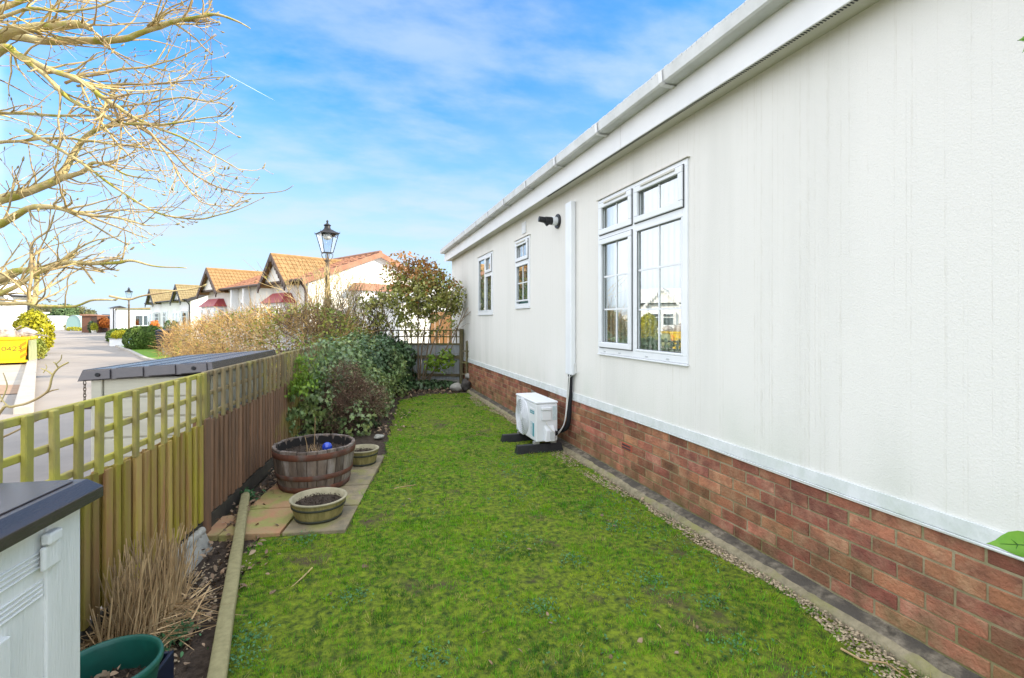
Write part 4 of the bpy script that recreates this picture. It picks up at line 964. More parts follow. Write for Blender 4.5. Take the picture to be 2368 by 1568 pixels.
weed('weed', G(405,1480), 190, .045, .012, .028, 'leafy green weed patch growing in the bed beside the dry grass')
CLOVER = [G(u,v) for u,v in ((575,1480),(1000,1525),(815,1385),(1330,1300),(1420,1225),(1510,1350),(1640,1400),(1700,1500),(560,1530),(700,1250),(1250,1410))]
def clover_spread():
    n = 9000; X = rng.uniform(.3,2.1,n); Y = rng.uniform(1.2,5.2,n); d = np.array([mnoise.noise((x*1.7,y*1.7,11))+.35*mnoise.noise((x*7,y*7,2)) for x,y in zip(X,Y)])
    ok = (d > .12) & (rng.uniform(size=n) < (X/2.1)**.8) & inpoly(X,Y,LAWN); X, Y = X[ok], Y[ok]; m = len(X)
    for c in CLOVER: X = np.append(X, c.x+rng.normal(size=130)*.05); Y = np.append(Y, c.y+rng.normal(size=130)*.05)
    m = len(X); P = np.stack([X,Y,.012+rng.uniform(0,.016,m)],1)
    tag(npmesh('clover_cover', leaves(P, rng.normal(size=(m,3))*.5+np.array([0,0,1.]), rng.uniform(.008,.019,m), 'oval'), 6, M['weed']), 'low blue green clover spread through the right half of the lawn', 'clover', kind='stuff')
clover_spread()
weed('ivy_sprig', fence_at(.62,-.10,.0), 46, .045, .035, .06, 'blue green ivy sprig at the foot of the brown fence beside the slabs', 'weed', .05)
def twig(name, pts, r, label, mat='mag_twig'):
    return tag(MB().tube([Vector(p) for p in pts], [r*(1-.5*i/(len(pts)-1)) for i in range(len(pts))], 5).build(name, M[mat]), label, 'twig')
litter('stray_leaves', [G(random.uniform(560,1900),random.uniform(960,1560),.02) for _ in range(46)], 46, .018,.04, M['leaf_litter'], 'a few brown dead leaves scattered over the lawn', 'dead leaves', spread=.1, zr=.004)
twig('twig', [G(722,1313,.02),G(700,1335,.025),G(683,1350,.02),G(668,1362,.012)], .005, 'forked brown twig lying on the lawn right of the timber')
twig('twig', [G(912,1130,.02),G(935,1125,.025),G(962,1121,.03)], .006, 'pale straw lying on the grass right of the tubs', 'straw')
twig('twig', [G(1945,1500,.015),G(1990,1525,.02),G(2050,1533,.02),G(2095,1565,.02)], .005, 'dry twig lying by the gravel at the bottom right', 'straw')
twig('twig', [G(1325,1040,.02),G(1332,1037,.03)], .004, 'short twig by the footing behind the air conditioner')

# ================================================================= BACK FENCE, GATE TRELLIS, ROCKS
bz0 = 10.95
bl, br = U(872,bz0+.15), U(1063,bz0+.0); bdv = (br-bl); BL = bdv.length; f = frame3(bl, bdv)
bf = thing('back_fence', 'pale grey board fence with trellis top across the far end of the garden', 'fence', tuple(bl))
mb = MB(); s = 0
while s < BL-.05: fbox(mb, f, (s+.002,.0,.15), (min(s+.145,BL),.016+.004*(int(s*7)%2),.93)); s += .148
mb.build('boards', M['grey_board'], bf, bevel=.002, seg=1)
mb = MB(); fbox(mb, f, (0,-.045,.62), (BL,-.002,.69)); fbox(mb, f, (0,-.045,.22), (BL,-.002,.28)); fbox(mb, f, (0,-.03,.93), (BL,.03,.965)); mb.build('rail', M['old_timber'], bf)
mb = MB(); fbox(mb, f, (0,-.03,0), (BL,.01,.148)); mb.build('gravel_board', M['stone'], bf)
mb = MB()
for z in (1.10,1.245): fbox(mb, f, (0,-.012,z), (BL,.008,z+.024))
s = .05
while s < BL: fbox(mb, f, (s,-.030,.966), (s+.024,-.0125,1.26)); s += .148
mb.build('trellis', M['old_timber'], bf)
mb = MB(); fbox(mb, f, (BL,-.05,0), (BL+.085,.04,1.29)); tag(mb.build('fence_post', M['old_timber'], bevel=.008), 'greenish square post at the right end of the grey back fence', 'post')
gx = U(1092,bz0-.55); g0 = U(1066,bz0-.35); f = frame3(g0, gx-g0); gl = (gx-g0).length
gt_ = thing('trellis_gate', 'small grey timber trellis section between the back fence and the home', 'trellis', tuple(g0))
mb = MB()
for s in (.0, gl*.48, gl-.03): fbox(mb, f, (s,-.02,.02), (s+.028,-.001,.95))
mb.build('upright', M['old_timber'], gt_)
mb = MB()
for z in (.30,.55,.80): fbox(mb, f, (0,.0005,z), (gl,.018,z+.03))
mb.build('crossbar', M['old_timber'], gt_)
q = f(gl*.42,.09,0); mb = MB().box((q.x-.05,q.y-.05,0),(q.x+.05,q.y+.05,1.02)); mb.lathe([(.066,1.02),(.001,1.06)],4,(q.x,q.y,0)); tag(mb.build('gate_post', M['old_timber'], bevel=.006), 'short grey timber post behind the little trellis section', 'post')
def rock(name, c, s, mat, label, cat, sq=(1,1,.8)):
    bm = bmesh.new(); bmesh.ops.create_icosphere(bm, subdivisions=3, radius=1)
    for v in bm.verts:
        k_ = 1+.25*mnoise.noise(v.co*1.6+Vector(c)*3)+.08*mnoise.noise(v.co*5); v.co = Vector((v.co.x*sq[0],v.co.y*sq[1],v.co.z*sq[2]))*s*k_+Vector(c)
    me = bpy.data.meshes.new(name); bm.to_mesh(me); bm.free(); me.materials.append(M[mat]); return tag(link(name, me, smooth=True), label, cat)
rock('rock', tuple(U(1077,bz0-.75,.12)), .105, 'stone_dark', 'rounded dark stone in front of the small trellis section', 'rock', (1,1,1.25))
rock('rock', tuple(U(1056,bz0-.7,.07)), .12, 'stone', 'pale broken stone lying left of the dark rounded stone', 'rock', (1.2,.9,.75))
rock('rock', tuple(U(1084,bz0-.45,.28)), .085, 'stone', 'small pale stone perched behind the dark rounded stone', 'rock')
rock('rock', tuple(G(876,1010,.02)), .05, 'stone', 'small pale stone on the lawn edge at the foot of the ivy', 'rock', (1.3,1,.6))

# ================================================================= IVY, SHRUBS, HEDGES
def ell(u, z, h, rx, ry, rz): p = U(u, z, h); return (p.x, p.y, p.z, rx, ry, rz)
iv = thing('ivy', 'big mound of dark green ivy tumbling off the fence beside the lawn', 'ivy', tuple(U(790,7.5)))
mounds = [ell(742,6.65,.40,.36,.60,.56), ell(768,7.3,.50,.55,.75,.62), ell(798,8.2,.50,.70,.85,.68), ell(812,6.55,.08,.36,.42,.30), ell(868,8.3,.10,.34,.55,.30), ell(905,9.7,.08,.32,.45,.26), ell(838,7.6,.20,.40,.75,.46), ell(850,9.3,.55,.68,.85,.66), ell(800,9.6,.68,.8,.9,.60)]
front = lambda p: (p[:,0]*.55 - p[:,1]*.8 > -20)
P, Nn = shell(mounds, 17000, .17, 0.01)
bump_ = np.array([mnoise.noise((x*3.2,y*3.2,z*3.2)) for x,y,z in P]); P = P + Nn*(bump_*.22)[:,None]; P[:,2] = np.maximum(P[:,2], .015)
drk = np.array([mnoise.noise((x*.9+5,y*.9,z*.9)) for x,y,z in P])
npmesh('foliage', leaves(P, Nn+rng.normal(size=P.shape)*.45+np.array([0,0,.35]), rng.uniform(.03,.066,len(P)), 'ivy', .15, np.array([0,0,-.6])), 10, [M['ivy'],M['ivy_dark']], iv, (drk > .28).astype(int))
dm = [ell(872,10.0,.62,.62,.5,.62), ell(905,10.35,.70,.55,.35,.40), ell(890,10.5,.25,.7,.35,.35), ell(985,10.55,.03,.75,.30,.16)]
P, Nn = shell(dm, 5200, .2, 0.01)
npmesh('dark_foliage', leaves(P, Nn+rng.normal(size=P.shape)*.5+np.array([0,0,.3]), rng.uniform(.045,.085,len(P)), 'ivy', .15), 10, M['ivy_dark'], iv)
mb = MB()
for i in range(90):
    e = mounds[random.randrange(len(mounds))]; p = Vector((e[0]+random.uniform(-.5,.5)*e[3], e[1]+random.uniform(-.5,.5)*e[4], 0)); d = Vector((random.gauss(0,.3),random.gauss(0,.3),1)).normalized()
    pts = [p]; 
    for k_ in range(5): d = (d+Vector((random.gauss(0,.3),random.gauss(0,.3),.0))).normalized(); pts.append(pts[-1]+d*(e[2]+e[5]*.7)/5)
    mb.tube(pts, [.010,.009,.007,.006,.005,.003], 4)
mb.build('stems', M['twig_brown'], iv)
# ivy clinging to the fence face: dark green above, new yellow green growth, hanging sprays
def fence_leaves(n, t0, t1, z0, z1, mat, name, s0=.03, s1=.06, off=.05, fn=None):
    t = rng.uniform(t0,t1,n); z = rng.uniform(z0,z1,n); o = -np.abs(rng.normal(size=n))*off-.02
    if fn is not None: k_ = fn(t,z); t, z, o = t[k_], z[k_], o[k_]
    m = len(t); P = np.stack([FP.x+FD.x*t+FN.x*o, FP.y+FD.y*t+FN.y*o, z],1)
    nn = np.tile(np.array([-FN.x,-FN.y,.35]),(m,1))+rng.normal(size=(m,3))*.45
    return tag(npmesh(name, leaves(P, nn, rng.uniform(s0,s1,m), 'ivy', .12, np.array([0,0,-.8])), 10, M[mat], iv), kind='stuff')
nz1 = lambda t, z, k_=2.2, s=1: np.array([mnoise.noise((a*k_, b*k_*1.6, s)) for a, b in zip(t, z)])
fence_leaves(1500, 1.9, 3.5, .66, 1.06, 'ivy_bright', 'new_growth', off=.11, fn=lambda t,z: nz1(t,z,1.6) > -.08)
fence_leaves(420, 1.9, 2.6, .40, .68, 'ivy', 'foliage', fn=lambda t,z: nz1(t,z,2.6,4) > .12)
fence_leaves(1300, 2.5, 4.6, .25, 1.16, 'ivy', 'foliage', off=.10, fn=lambda t,z: (z > 1.35-.45*t+.2) )
fence_leaves(70, 2.05, 2.30, .14, .50, 'ivy', 'hanging_spray', .03, .055, .03, fn=lambda t,z: np.abs((t-2.06)-(.5-z)*.4) < .09)
fence_leaves(240, 2.4, 3.1, .0, .42, 'ivy', 'foliage', off=.10)
# dead brown shrub caught in the ivy
ds = thing('dead_shrub', 'brown dead twiggy shrub sprawling over the front of the ivy mound', 'shrub', tuple(U(815,6.5)))
P, Nn = shell([ell(795,6.5,.55,.30,.34,.38), ell(838,6.65,.38,.36,.32,.26), ell(780,6.35,.25,.24,.25,.30)], 4200, .3, .03)
npmesh('twigs', blades(P, Nn*.5+rng.normal(size=P.shape)+np.array([0,0,.2]), rng.uniform(.06,.19,len(P)), rng.uniform(.003,.007,len(P))), 4, M['twig_brown'], ds)
npmesh('dead_foliage', leaves(P[::3]+Nn[::3]*.03, rng.normal(size=P[::3].shape), rng.uniform(.012,.03,len(P[::3])), 'oval'), 6, M['leaf_litter'], ds)

# golden brown bramble hedge beyond the fence
hg = thing('bramble_hedge', 'long untidy golden brown bramble hedge beyond the fence and storage box', 'hedge', tuple(U(600,12)))
hl = [(430,17.2,.45,.8,.9,.75),(452,16.2,.6,.95,1.0,.85),(480,15.0,.65,1.0,1.1,.92),(515,13.9,.70,1.05,1.1,.98),(550,12.9,.72,1.05,1.1,1.00),(590,11.9,.75,1.05,1.1,1.00),(632,11.0,.75,1.0,1.1,1.04),(680,10.2,.75,1.0,1.1,1.06),(725,9.6,.75,.95,1.0,1.02),(770,9.6,.72,.8,.9,.90)]
ells = [ell(*q) for q in hl]
P, Nn = shell(ells, 13000, .16, .03)
bump_ = np.array([mnoise.noise((x*1.3,y*1.3,z*1.3)) for x,y,z in P]); P = P+Nn*(bump_*.18)[:,None]
hu = np.array([proj(p)[0] for p in P])
npmesh('twigs', blades(P, Nn*.55+rng.normal(size=P.shape)+np.array([0,0,.25]), rng.uniform(.12,.50,len(P)), rng.uniform(.006,.014,len(P))), 4, [M['twig_gold'],M['twig_brown']], hg, (rng.uniform(size=len(P)) < .15+.35*(hu > 640)).astype(int))
P, Nn = shell(ells, 15000, .12, .05); hu = np.array([proj(p)[0] for p in P]); ptc = np.array([mnoise.noise((x*1.1,y*1.1,z*1.1+3)) for x,y,z in P])
ok = (rng.uniform(size=len(P)) < np.clip((hu-450)/300,.10,1)) & (ptc > -.05-.25*(hu > 600)); P, Nn = P[ok], Nn[ok]
npmesh('foliage', leaves(P+Nn*.05, Nn+rng.normal(size=P.shape)*.7, rng.uniform(.04,.085,len(P)), 'oval'), 6, M['hedge_leaf'], hg)

# branching generator
RMIN = [.0024]
def grow(mb, p, d, L, r, lev, wob=.22, trop=(0,0,0), kids=(3,3), tips=None, spread=(.5,1.0), mi=0, keep=None, nseg=5):
    pts = [Vector(p)]; rs = [r]; d = Vector(d).normalized(); trop = Vector(trop)
    for i in range(nseg):
        d = (d + Vector((random.gauss(0,wob),random.gauss(0,wob),random.gauss(0,wob))) + trop).normalized(); q = pts[-1]+d*L/nseg
        if keep is not None and not keep(q): break
        pts.append(q); rs.append(r*(1-.62*(i+1)/nseg))
    if len(pts) < 2: return
    mb.tube(pts, rs, 5 if r > .006 else 4, mi, cap=False)
    if tips is not None: tips.append((pts[-1], (pts[-1]-pts[-2]).normalized()))
    if lev > 0:
        for k_ in range(random.randint(*kids)):
            i = random.randint(1, len(pts)-1); ax = (pts[i]-pts[i-1]).normalized(); o = ax.orthogonal().normalized(); o.rotate(Matrix.Rotation(random.uniform(0,6.28),3,ax))
            a = random.uniform(*spread); grow(mb, pts[i], ax*math.cos(a)+o*math.sin(a), L*random.uniform(.45,.7), max(rs[i]*.65,RMIN[0]), lev-1, wob, trop, kids, tips, spread, mi, keep, nseg)
# photinia by the back fence
ph = thing('photinia_shrub', 'tall leafy shrub with reddish young tips in front of the grey back fence', 'shrub', tuple(U(968,10.75)))
mb = MB(); pb = U(968,10.75)
for (du, h) in ((-90,1.9),(-45,2.35),(0,2.5),(40,2.3),(80,2.1),(115,1.75),(-110,1.4),(20,1.7)):
    tp = U(968+du,10.6+random.uniform(-.4,.4),h); b = pb+Vector((du*.0012,random.uniform(-.05,.05),0)); m1 = b.lerp(tp,.4)+Vector((random.uniform(-.06,.06),0,.05))
    mb.tube(smooth_path([b,m1,tp],5), list(np.linspace(.022,.007,11)), 6)
    for k_ in range(7): i = random.uniform(.35,1); c = b.lerp(tp,i); grow(mb, c, (random.gauss(du*.006,.6),random.gauss(0,.6),.8), .5, .006, 1, .2, kids=(2,3))
p_ = U(1040,10.7,.75); mb.tube([pb, p_, U(1073,10.7,1.75)], [.018,.011,.007], 6)
mb.build('trunk', M['shrub_bark'], ph, smooth=True)
crown = [ell(920,10.7,1.72,.55,.5,.62), ell(965,10.7,2.05,.72,.6,.72), ell(1005,10.6,1.98,.62,.55,.62), ell(935,10.7,2.50,.50,.4,.52), ell(985,10.7,2.45,.45,.4,.42), ell(1035,10.6,1.62,.32,.4,.50), ell(862,10.7,1.62,.42,.4,.55), ell(1040,10.7,2.0,.36,.4,.42), ell(975,10.6,1.45,.55,.4,.40)]
P, Nn = shell(crown, 8200, .36, .9)
gap = np.array([mnoise.noise((x*3.0,y*3.0,z*3.0)) for x,y,z in P]); ok = gap > -.30; P, Nn = P[ok], Nn[ok]
tipm = (P[:,2] > 2.45+.25*rng.normal(size=len(P))).astype(int)
low = np.array([mnoise.noise((x*4.5,y*4.5,z*4.5+7)) for x,y,z in P]); ok = (P[:,2] > 1.75) | (low > .05); P, Nn, tipm = P[ok], Nn[ok], tipm[ok]
npmesh('foliage', leaves(P, Nn*.6+rng.normal(size=P.shape)*.7, rng.uniform(.055,.10,len(P)), 'oval', .1), 6, [M['photinia'],M['photinia_red']], ph, tipm)
P, Nn = shell([ell(1030,10.55,.62,.26,.22,.30), ell(1000,10.5,.55,.2,.2,.22)], 260, .4, .2)
npmesh('young_foliage', leaves(P, Nn+rng.normal(size=P.shape)*.6, rng.uniform(.06,.11,len(P)), 'oval'), 6, M['ivy_bright'], ph)
# bare twiggy shrubs round the near lamp
for (u, z, h, nst, sp, lb, gold) in ((757,10.9,1.95,44,.24,'bare upright twiggy shrub growing round the near street lamp',1),(842,10.8,1.55,36,.34,'bare dark stemmed shrub between the near lamp and the leafy shrub',0)):
    RMIN[0] = .0062; th = thing('bare_shrub', lb, 'shrub', tuple(U(u,z))); mb = MB(); tips = []
    for i in range(nst):
        b = U(u,z)+Vector((random.gauss(0,.12),random.gauss(0,.10),.3)); grow(mb, b, (random.gauss(0,sp),random.gauss(0,sp*.6),1), h*random.uniform(.55,.95), .015, 2, .09, (0,0,.05), (2,4), tips, (.25,.6), 0, lambda p: p.z < 2.75)
    mb.build('stems', M['mag_twig' if gold else 'bark'], th)
    P = np.array([t[0] for t in tips if t[0].z < 2.55]); P = np.repeat(P, 2, 0)+rng.normal(size=(len(P)*2,3))*.04
    npmesh('foliage', leaves(P, rng.normal(size=P.shape), rng.uniform(.02,.045,len(P)), 'oval'), 6, M['hedge_leaf' if gold else 'photinia'], th)

RMIN[0] = .0026
# ================================================================= STREET LAMPS
def lamp(name, c, hgt_, label):
    """Victorian style street lamp, local coordinates"""
    th = thing(name, label, 'street lamp', (c.x,c.y,-.02), R(20), 'old fashioned street lamps')
    k_ = hgt_
    MB().lathe([(.17,0),(.17,.10),(.145,.13),(.14,.42),(.16,.45),(.16,.50),(.12,.54),(.11,.80),(.125,.82),(.125,.86),(.08,.90)],8).build('pedestal', M['iron'], th, world=False)
    MB().lathe([(.075,.90),(.055,k_-1.35),(.07,k_-1.33),(.07,k_-1.28),(.045,k_-1.24),(.042,k_-1.02),(.055,k_-1.0),(.055,k_-.97),(.02,k_-.95),(.018,k_-.80)],16).build('column', M['iron_brown'], th, True, world=False)
    mb = MB()
    for s in (1,-1):
        mb.tube([(0,0,k_-1.03),(.07*s,0,k_-.98),(.13*s,0,k_-.88),(.135*s,0,k_-.82),(.10*s,0,k_-.815)], .009, 6)
        mb.tube([(0,0,k_-1.03),(0,.07*s,k_-.98),(0,.13*s,k_-.88),(0,.135*s,k_-.82),(0,.10*s,k_-.815)], .009, 6)
    mb.build('scroll_bracket', M['iron_brown'], th, world=False)
    zb, zt2, rb, rt = k_-.79, k_-.33, .105, .205
    mb = MB(); cs = ((1,1),(1,-1),(-1,-1),(-1,1))
    for i, (sx, sy) in enumerate(cs):
        mb.tube([(rb*sx,rb*sy,zb),(rt*sx,rt*sy,zt2)], .010, 4); nx, ny = cs[(i+1)%4]
        mb.tube([(rb*sx,rb*sy,zb),(rb*nx,rb*ny,zb)], .010, 4); mb.tube([(rt*sx,rt*sy,zt2),(rt*nx,rt*ny,zt2)], .013, 4)
    mb.tube([(-.12,0,zb),(.12,0,zb)], .012, 4); mb.tube([(0,-.12,zb),(0,.12,zb)], .012, 4); mb.tube([(rt,0,zt2-.05),(-rt,0,zt2-.05)], .012, 4)
    mb.build('lantern_frame', M['iron'], th, world=False)
    mb = MB()
    for i, (sx, sy) in enumerate(cs):
        nx, ny = cs[(i+1)%4]; mb.add([(rb*sx,rb*sy,zb+.01),(rb*nx,rb*ny,zb+.01),(rt*nx,rt*ny,zt2-.01),(rt*sx,rt*sy,zt2-.01)],[(0,1,2,3)])
    mb.build('lantern_glass', M['lamp_glass'], th, world=False)
    MB().lathe([(.001,-.13),(.07,-.11),(.11,-.06),(.10,0)],20,(0,0,zt2-.02)).build('opal_shade', M['lamp_globe'], th, True, world=False)
    mb = MB(); q = 2**.5
    mb.lathe([((rt+.025)*q,zt2+.0),((rt+.02)*q,zt2+.015),(.15*q,zt2+.055),(.085*q,zt2+.105)],4); 
    for v in range(len(mb.v)): x,y,z = mb.v[v]; a = R(45); mb.v[v] = (x*math.cos(a)-y*math.sin(a), x*math.sin(a)+y*math.cos(a), z)
    mb.lathe([(.10,zt2+.10),(.075,zt2+.14),(.065,zt2+.19),(.085,zt2+.20),(.088,zt2+.215),(.05,zt2+.24),(.02,zt2+.262),(.018,zt2+.275),(.028,zt2+.295),(.022,zt2+.325),(.001,zt2+.345)],16)
    for sx, sy in cs: mb.tube([((rt+.02)*sx,(rt+.02)*sy,zt2),((rt+.025)*sx,(rt+.025)*sy,zt2+.05)], [.012,.002], 4)
    mb.build('lantern_roof', M['iron'], th, world=False)
    return th
l0 = lamp('street_lamp', U(757,11.9), H+(742-508)/F*11.9+.0, 'near black street lamp rising from the bare shrub before the orange roofed house')
dup(l0, tuple(U(298,35.5,-.02)), R(20), 'far black street lamp on the grass verge by the white planter')

# ================================================================= PARK HOMES ALONG THE STREET
HD = Vector((-.5,.866,0))
def tiled(mb, a, b, c, d, nu, nv, off, mi=0):
    """lapped tile courses on quad a(bottom left) b(bottom right) c(top right) d(top left)"""
    a,b,c,d = map(Vector,(a,b,c,d)); n = (b-a).cross(d-a).normalized()*off
    for j in range(nv):
        l0, l1 = a.lerp(d,j/nv), a.lerp(d,(j+1)/nv); r0, r1 = b.lerp(c,j/nv), b.lerp(c,(j+1)/nv)
        mb.hexa([l0,r0,r1,l1,l0+n,r0+n,r1+n*.25,l1+n*.25], mi)
        for i in range(1, nu):
            p, q = l0.lerp(r0,i/nu), l1.lerp(r1,i/nu); w = (r0-l0).normalized()*.02
            mb.hexa([p-w+n*.9,p+w+n*.9,q+w+n*.3,q-w+n*.3,p-w+n*1.6,p+w+n*1.6,q+w+n*.9,q-w+n*.9], mi)
def win_on(parent, f, s0, s1, w, h0, h1, nv=1, nh=0, axis='s', name='window'):
    """window on facade plane w=const (axis s) or on end wall plane s=w (axis w)"""
    def bx(mb, a0, a1, h_0, h_1, d0, d1):
        if axis == 's': fbox(mb, f, (a0,w+d0,h_0), (a1,w+d1,h_1))
        else: fbox(mb, f, (w+d0,a0,h_0), (w+d1,a1,h_1))
    mb = MB(); t = .07
    bx(mb,s0,s1,h0,h0+t,-.05,.0); bx(mb,s0,s1,h1-t,h1,-.05,.0); bx(mb,s0,s0+t,h0+t,h1-t,-.05,.0); bx(mb,s1-t,s1,h0+t,h1-t,-.05,.0)
    for k_ in range(nv): c = s0+(s1-s0)*(k_+1)/(nv+1); bx(mb,c-.04,c+.04,h0+t,h1-t,-.048,.0)
    for k_ in range(nh): c = h0+(h1-h0)*(1-.32*(k_+1)); bx(mb,s0+t,s1-t,c-.03,c+.03,-.046,.0)
    wn = mb.build(name, M['upvc'], parent)
    mb = MB(); bx(mb,s0+t*.5,s1-t*.5,h0+t*.5,h1-t*.5,-.022,-.016); mb.build('pane', M['house_glass'], wn)
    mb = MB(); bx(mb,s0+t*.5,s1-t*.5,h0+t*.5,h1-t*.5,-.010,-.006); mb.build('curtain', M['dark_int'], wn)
    return wn
def park_house(o, L, Wd, gables, mats, label, eave=3.1, ridge=4.4, apex=4.15, d=HD, detail=2, barge='barge', bay='maroon', group=None):
    wall, roof, groof = (M[m] for m in mats)
    f0 = frame3(o, d); f = lambda s, w, h: f0(s, -w, h)          # w now runs into the house, away from the street
    th = thing('park_house', label, 'house', tuple(o), 0, group)
    mb = MB(); fbox(mb, f, (0,0,0), (L,Wd,eave)); mb.build('wall', wall, th)
    m = Wd/2; ov = .25
    for s_ in (.001, L-.101): MB().slab([f(s_,.01,eave),f(s_,Wd-.01,eave),f(s_,m,ridge-.08)], d*.10).build('gable_wall', wall, th)
    mb = MB(); nt = 26
    tiled(mb, f(-ov,-.30,eave-.05), f(L+ov,-.30,eave-.05), f(L+ov,m,ridge), f(-ov,m,ridge), nt, 9, -.05); tiled(mb, f(-ov,Wd+.30,eave-.05), f(L+ov,Wd+.30,eave-.05), f(L+ov,m,ridge), f(-ov,m,ridge), nt, 9, .05)
    mb.tube([f(-ov,m,ridge+.03),f(L+ov,m,ridge+.03)], .09, 6)
    rf = mb.build('roof', roof, th)
    mb = MB()                                                    # verge boards on the end facing the garden
    for a, b in ((-.32,m),(Wd+.32,m)):
        mb.slab([f(-ov-.02,a,eave-.25),f(-ov-.02,b,ridge-.18),f(-ov-.02,b,ridge+.04),f(-ov-.02,a,eave-.03)], d*.04)
    mb.build('bargeboard', M['terracotta'] if detail == 2 else M[barge], th)
    mb = MB().tube([f(-ov,-.36,eave-.06),f(L+ov,-.36,eave-.06)], .065, 8); mb.tube([f(-.05,-.36,eave-.08),f(.02,-.12,eave-.35),f(.02,-.08,eave-.5),f(.02,-.08,.1)], .045, 8); mb.build('gutter', M['barge' if barge == 'barge' else 'iron'], th)
    for gi, (s0, s1) in enumerate(gables):
        c = (s0+s1)/2; pr = -.55; hw = (s1-s0)/2
        mb = MB(); mb.slab([f(s0+.1,pr+.18,eave-.02),f(s1-.1,pr+.18,eave-.02),f(c,pr+.18,apex-.16)], f(0,.12,0)-f(0,0,0)); 
        g = mb.build('gable', wall, th)
        mb = MB(); back = m*.95; hb = apex
        tiled(mb, f(s0-.12,pr,eave-.22), f(s0-.12,back,eave-.22), f(c,back,hb), f(c,pr,hb), 20, 7, .03); tiled(mb, f(s1+.12,pr,eave-.22), f(s1+.12,back,eave-.22), f(c,back,hb), f(c,pr,hb), 20, 7, -.03)
        mb.tube([f(c,pr-.02,hb+.03),f(c,back,hb+.03)], .07, 6); mb.build('gable_roof', groof, g)
        mb = MB(); nsc = 8
        for sg in (s0-.14, s1+.14):
            for k_ in range(nsc):
                t0, t1 = k_/nsc, (k_+1)/nsc; ha, hb_ = (eave-.28)+(apex+.04-eave+.28)*t0, (eave-.28)+(apex+.04-eave+.28)*t1; sa, sb_ = sg+(c-sg)*t0, sg+(c-sg)*t1
                mb.slab([f(sa,pr-.05,ha),f((sa+sb_)/2,pr-.05,(ha+hb_)/2-.26),f(sb_,pr-.05,hb_-.20),f(sb_,pr-.05,hb_+.04),f(sa,pr-.05,ha+.04)], f(0,.045,0)-f(0,0,0))
        mb.build('bargeboard', M[barge], g)
        if detail >= 1:
            b0, b1 = s0+.30, s1-.30; h1 = 2.2
            if detail == 2:
                mb = MB(); cc = [f(b0-.15,-.62,h1),f(b1+.15,-.62,h1),f(b1+.15,-.01,h1),f(b0-.15,-.01,h1)]; tp = [f(b0+.35,-.25,h1+.42),f(b1-.35,-.25,h1+.42),f(b1-.35,-.01,h1+.42),f(b0+.35,-.01,h1+.42)]
                mb.hexa(cc+tp); mb.build('bay_canopy', M[bay], th)
            mb = MB(); fbox(mb, f, (b0,-.48,.3), (b1,-.002,h1-.003)); by = mb.build('bay', M['white_paint'], th)
            win_on(by, f, b0+.12, b0+(b1-b0)*.5-.05, -.481, 1.05, h1-.08, 0, 1); win_on(by, f, b0+(b1-b0)*.5+.05, b1-.12, -.481, 1.05, h1-.08, 0, 1)
            win_on(by, f, -.44, -.06, b0-.001, 1.05, h1-.08, 0, 1, axis='w')
    return th, f, rf
A0 = U(712,18.9)
ha, fA, rfA = park_house(A0, 11.9, 6.2, [(.82,3.32),(8.72,11.6)], ('house_wall','terracotta','roof_gold'), 'cream park house with two orange tiled gables and maroon bay canopies')
dr = MB(); fbox(dr, fA, (6.05,-.05,.5), (6.95,-.002,2.5)); d_ = dr.build('door', M['upvc'], ha); win_on(d_, fA, 6.2, 6.8, -.0505, 1.5, 2.4, 0, 1, name='door_light')
win_on(ha, fA, 3.85, 5.35, -.002, 1.0, 2.25, 1, 1)
for s_ in (5.75, 7.3): mb = MB(); fbox(mb, fA, (s_,-.32,.3), (s_+.12,-.003,2.99)); mb.build('porch_post', M['white_paint'], ha)
mb = MB(); c = fA(3.55,-.16,2.02); mb.lathe([(.03,-.16),(.05,-.13),(.085,.05),(.11,.055),(.03,.14),(.001,.18)],6,tuple(c)); mb.tube([fA(3.55,-.003,2.25),fA(3.55,-.10,2.30),fA(3.55,-.16,2.2)], .022, 6); mb.build('wall_lantern', M['iron'], ha)
mb = MB(); c = fA(6.3,1.5,3.75); mb.lathe([(.08,-.2),(.08,.25),(.12,.26),(.12,.32),(.05,.42),(.10,.44),(.001,.5)],10,tuple(c)); mb.build('vent_pipe', M['barge'], rfA)
# end wall: bay with terracotta roof and window
mb = MB(); fbox(mb, fA, (-.45,2.0,.3), (-.002,5.1,2.72)); bye = mb.build('end_bay', M['house_white'], ha)
mb = MB(); mb.hexa([fA(-.62,1.7,2.723),fA(-.002,1.7,2.723),fA(-.002,5.4,2.723),fA(-.62,5.4,2.723),fA(-.25,1.95,3.06),fA(-.002,1.95,3.06),fA(-.002,5.15,3.06),fA(-.25,5.15,3.06)]); mb.build('bay_roof', M['terracotta'], bye)
win_on(bye, fA, 2.3, 3.4, -.451, 1.0, 2.55, 1, 1, axis='w'); win_on(bye, fA, 3.6, 4.8, -.451, 1.0, 2.55, 1, 1, axis='w')
B0 = U(441,36.0)
hb_, fB, rfB = park_house(B0, 12.0, 6.0, [(.4,3.0),(8.4,11.0)], ('house_white','roof_brown','roof_brown'), 'white park house with two brown tiled gables further up the street', detail=1, barge='iron', d=HD)
mb = MB()
for s0, s1 in ((.4,3.0),(8.4,11.0)):
    for t in (.3,.5,.7): s_ = s0+(s1-s0)*t; mb.slab([fB(s_-.05,-.375,3.1),fB(s_+.05,-.375,3.1),fB(s_+.05,-.375,3.1+.9*(1-abs(t-.5)*2)+.02),fB(s_-.05,-.375,3.1+.9*(1-abs(t-.5)*2)+.02)], fB(0,.004,0)-fB(0,0,0))
mb.build('mock_timber', M['iron'], hb_)
win_on(hb_, fB, 3.7, 4.7, -.002, .9, 2.3, 0, 1); win_on(hb_, fB, 6.2, 7.6, -.002, .9, 2.3, 1, 1)
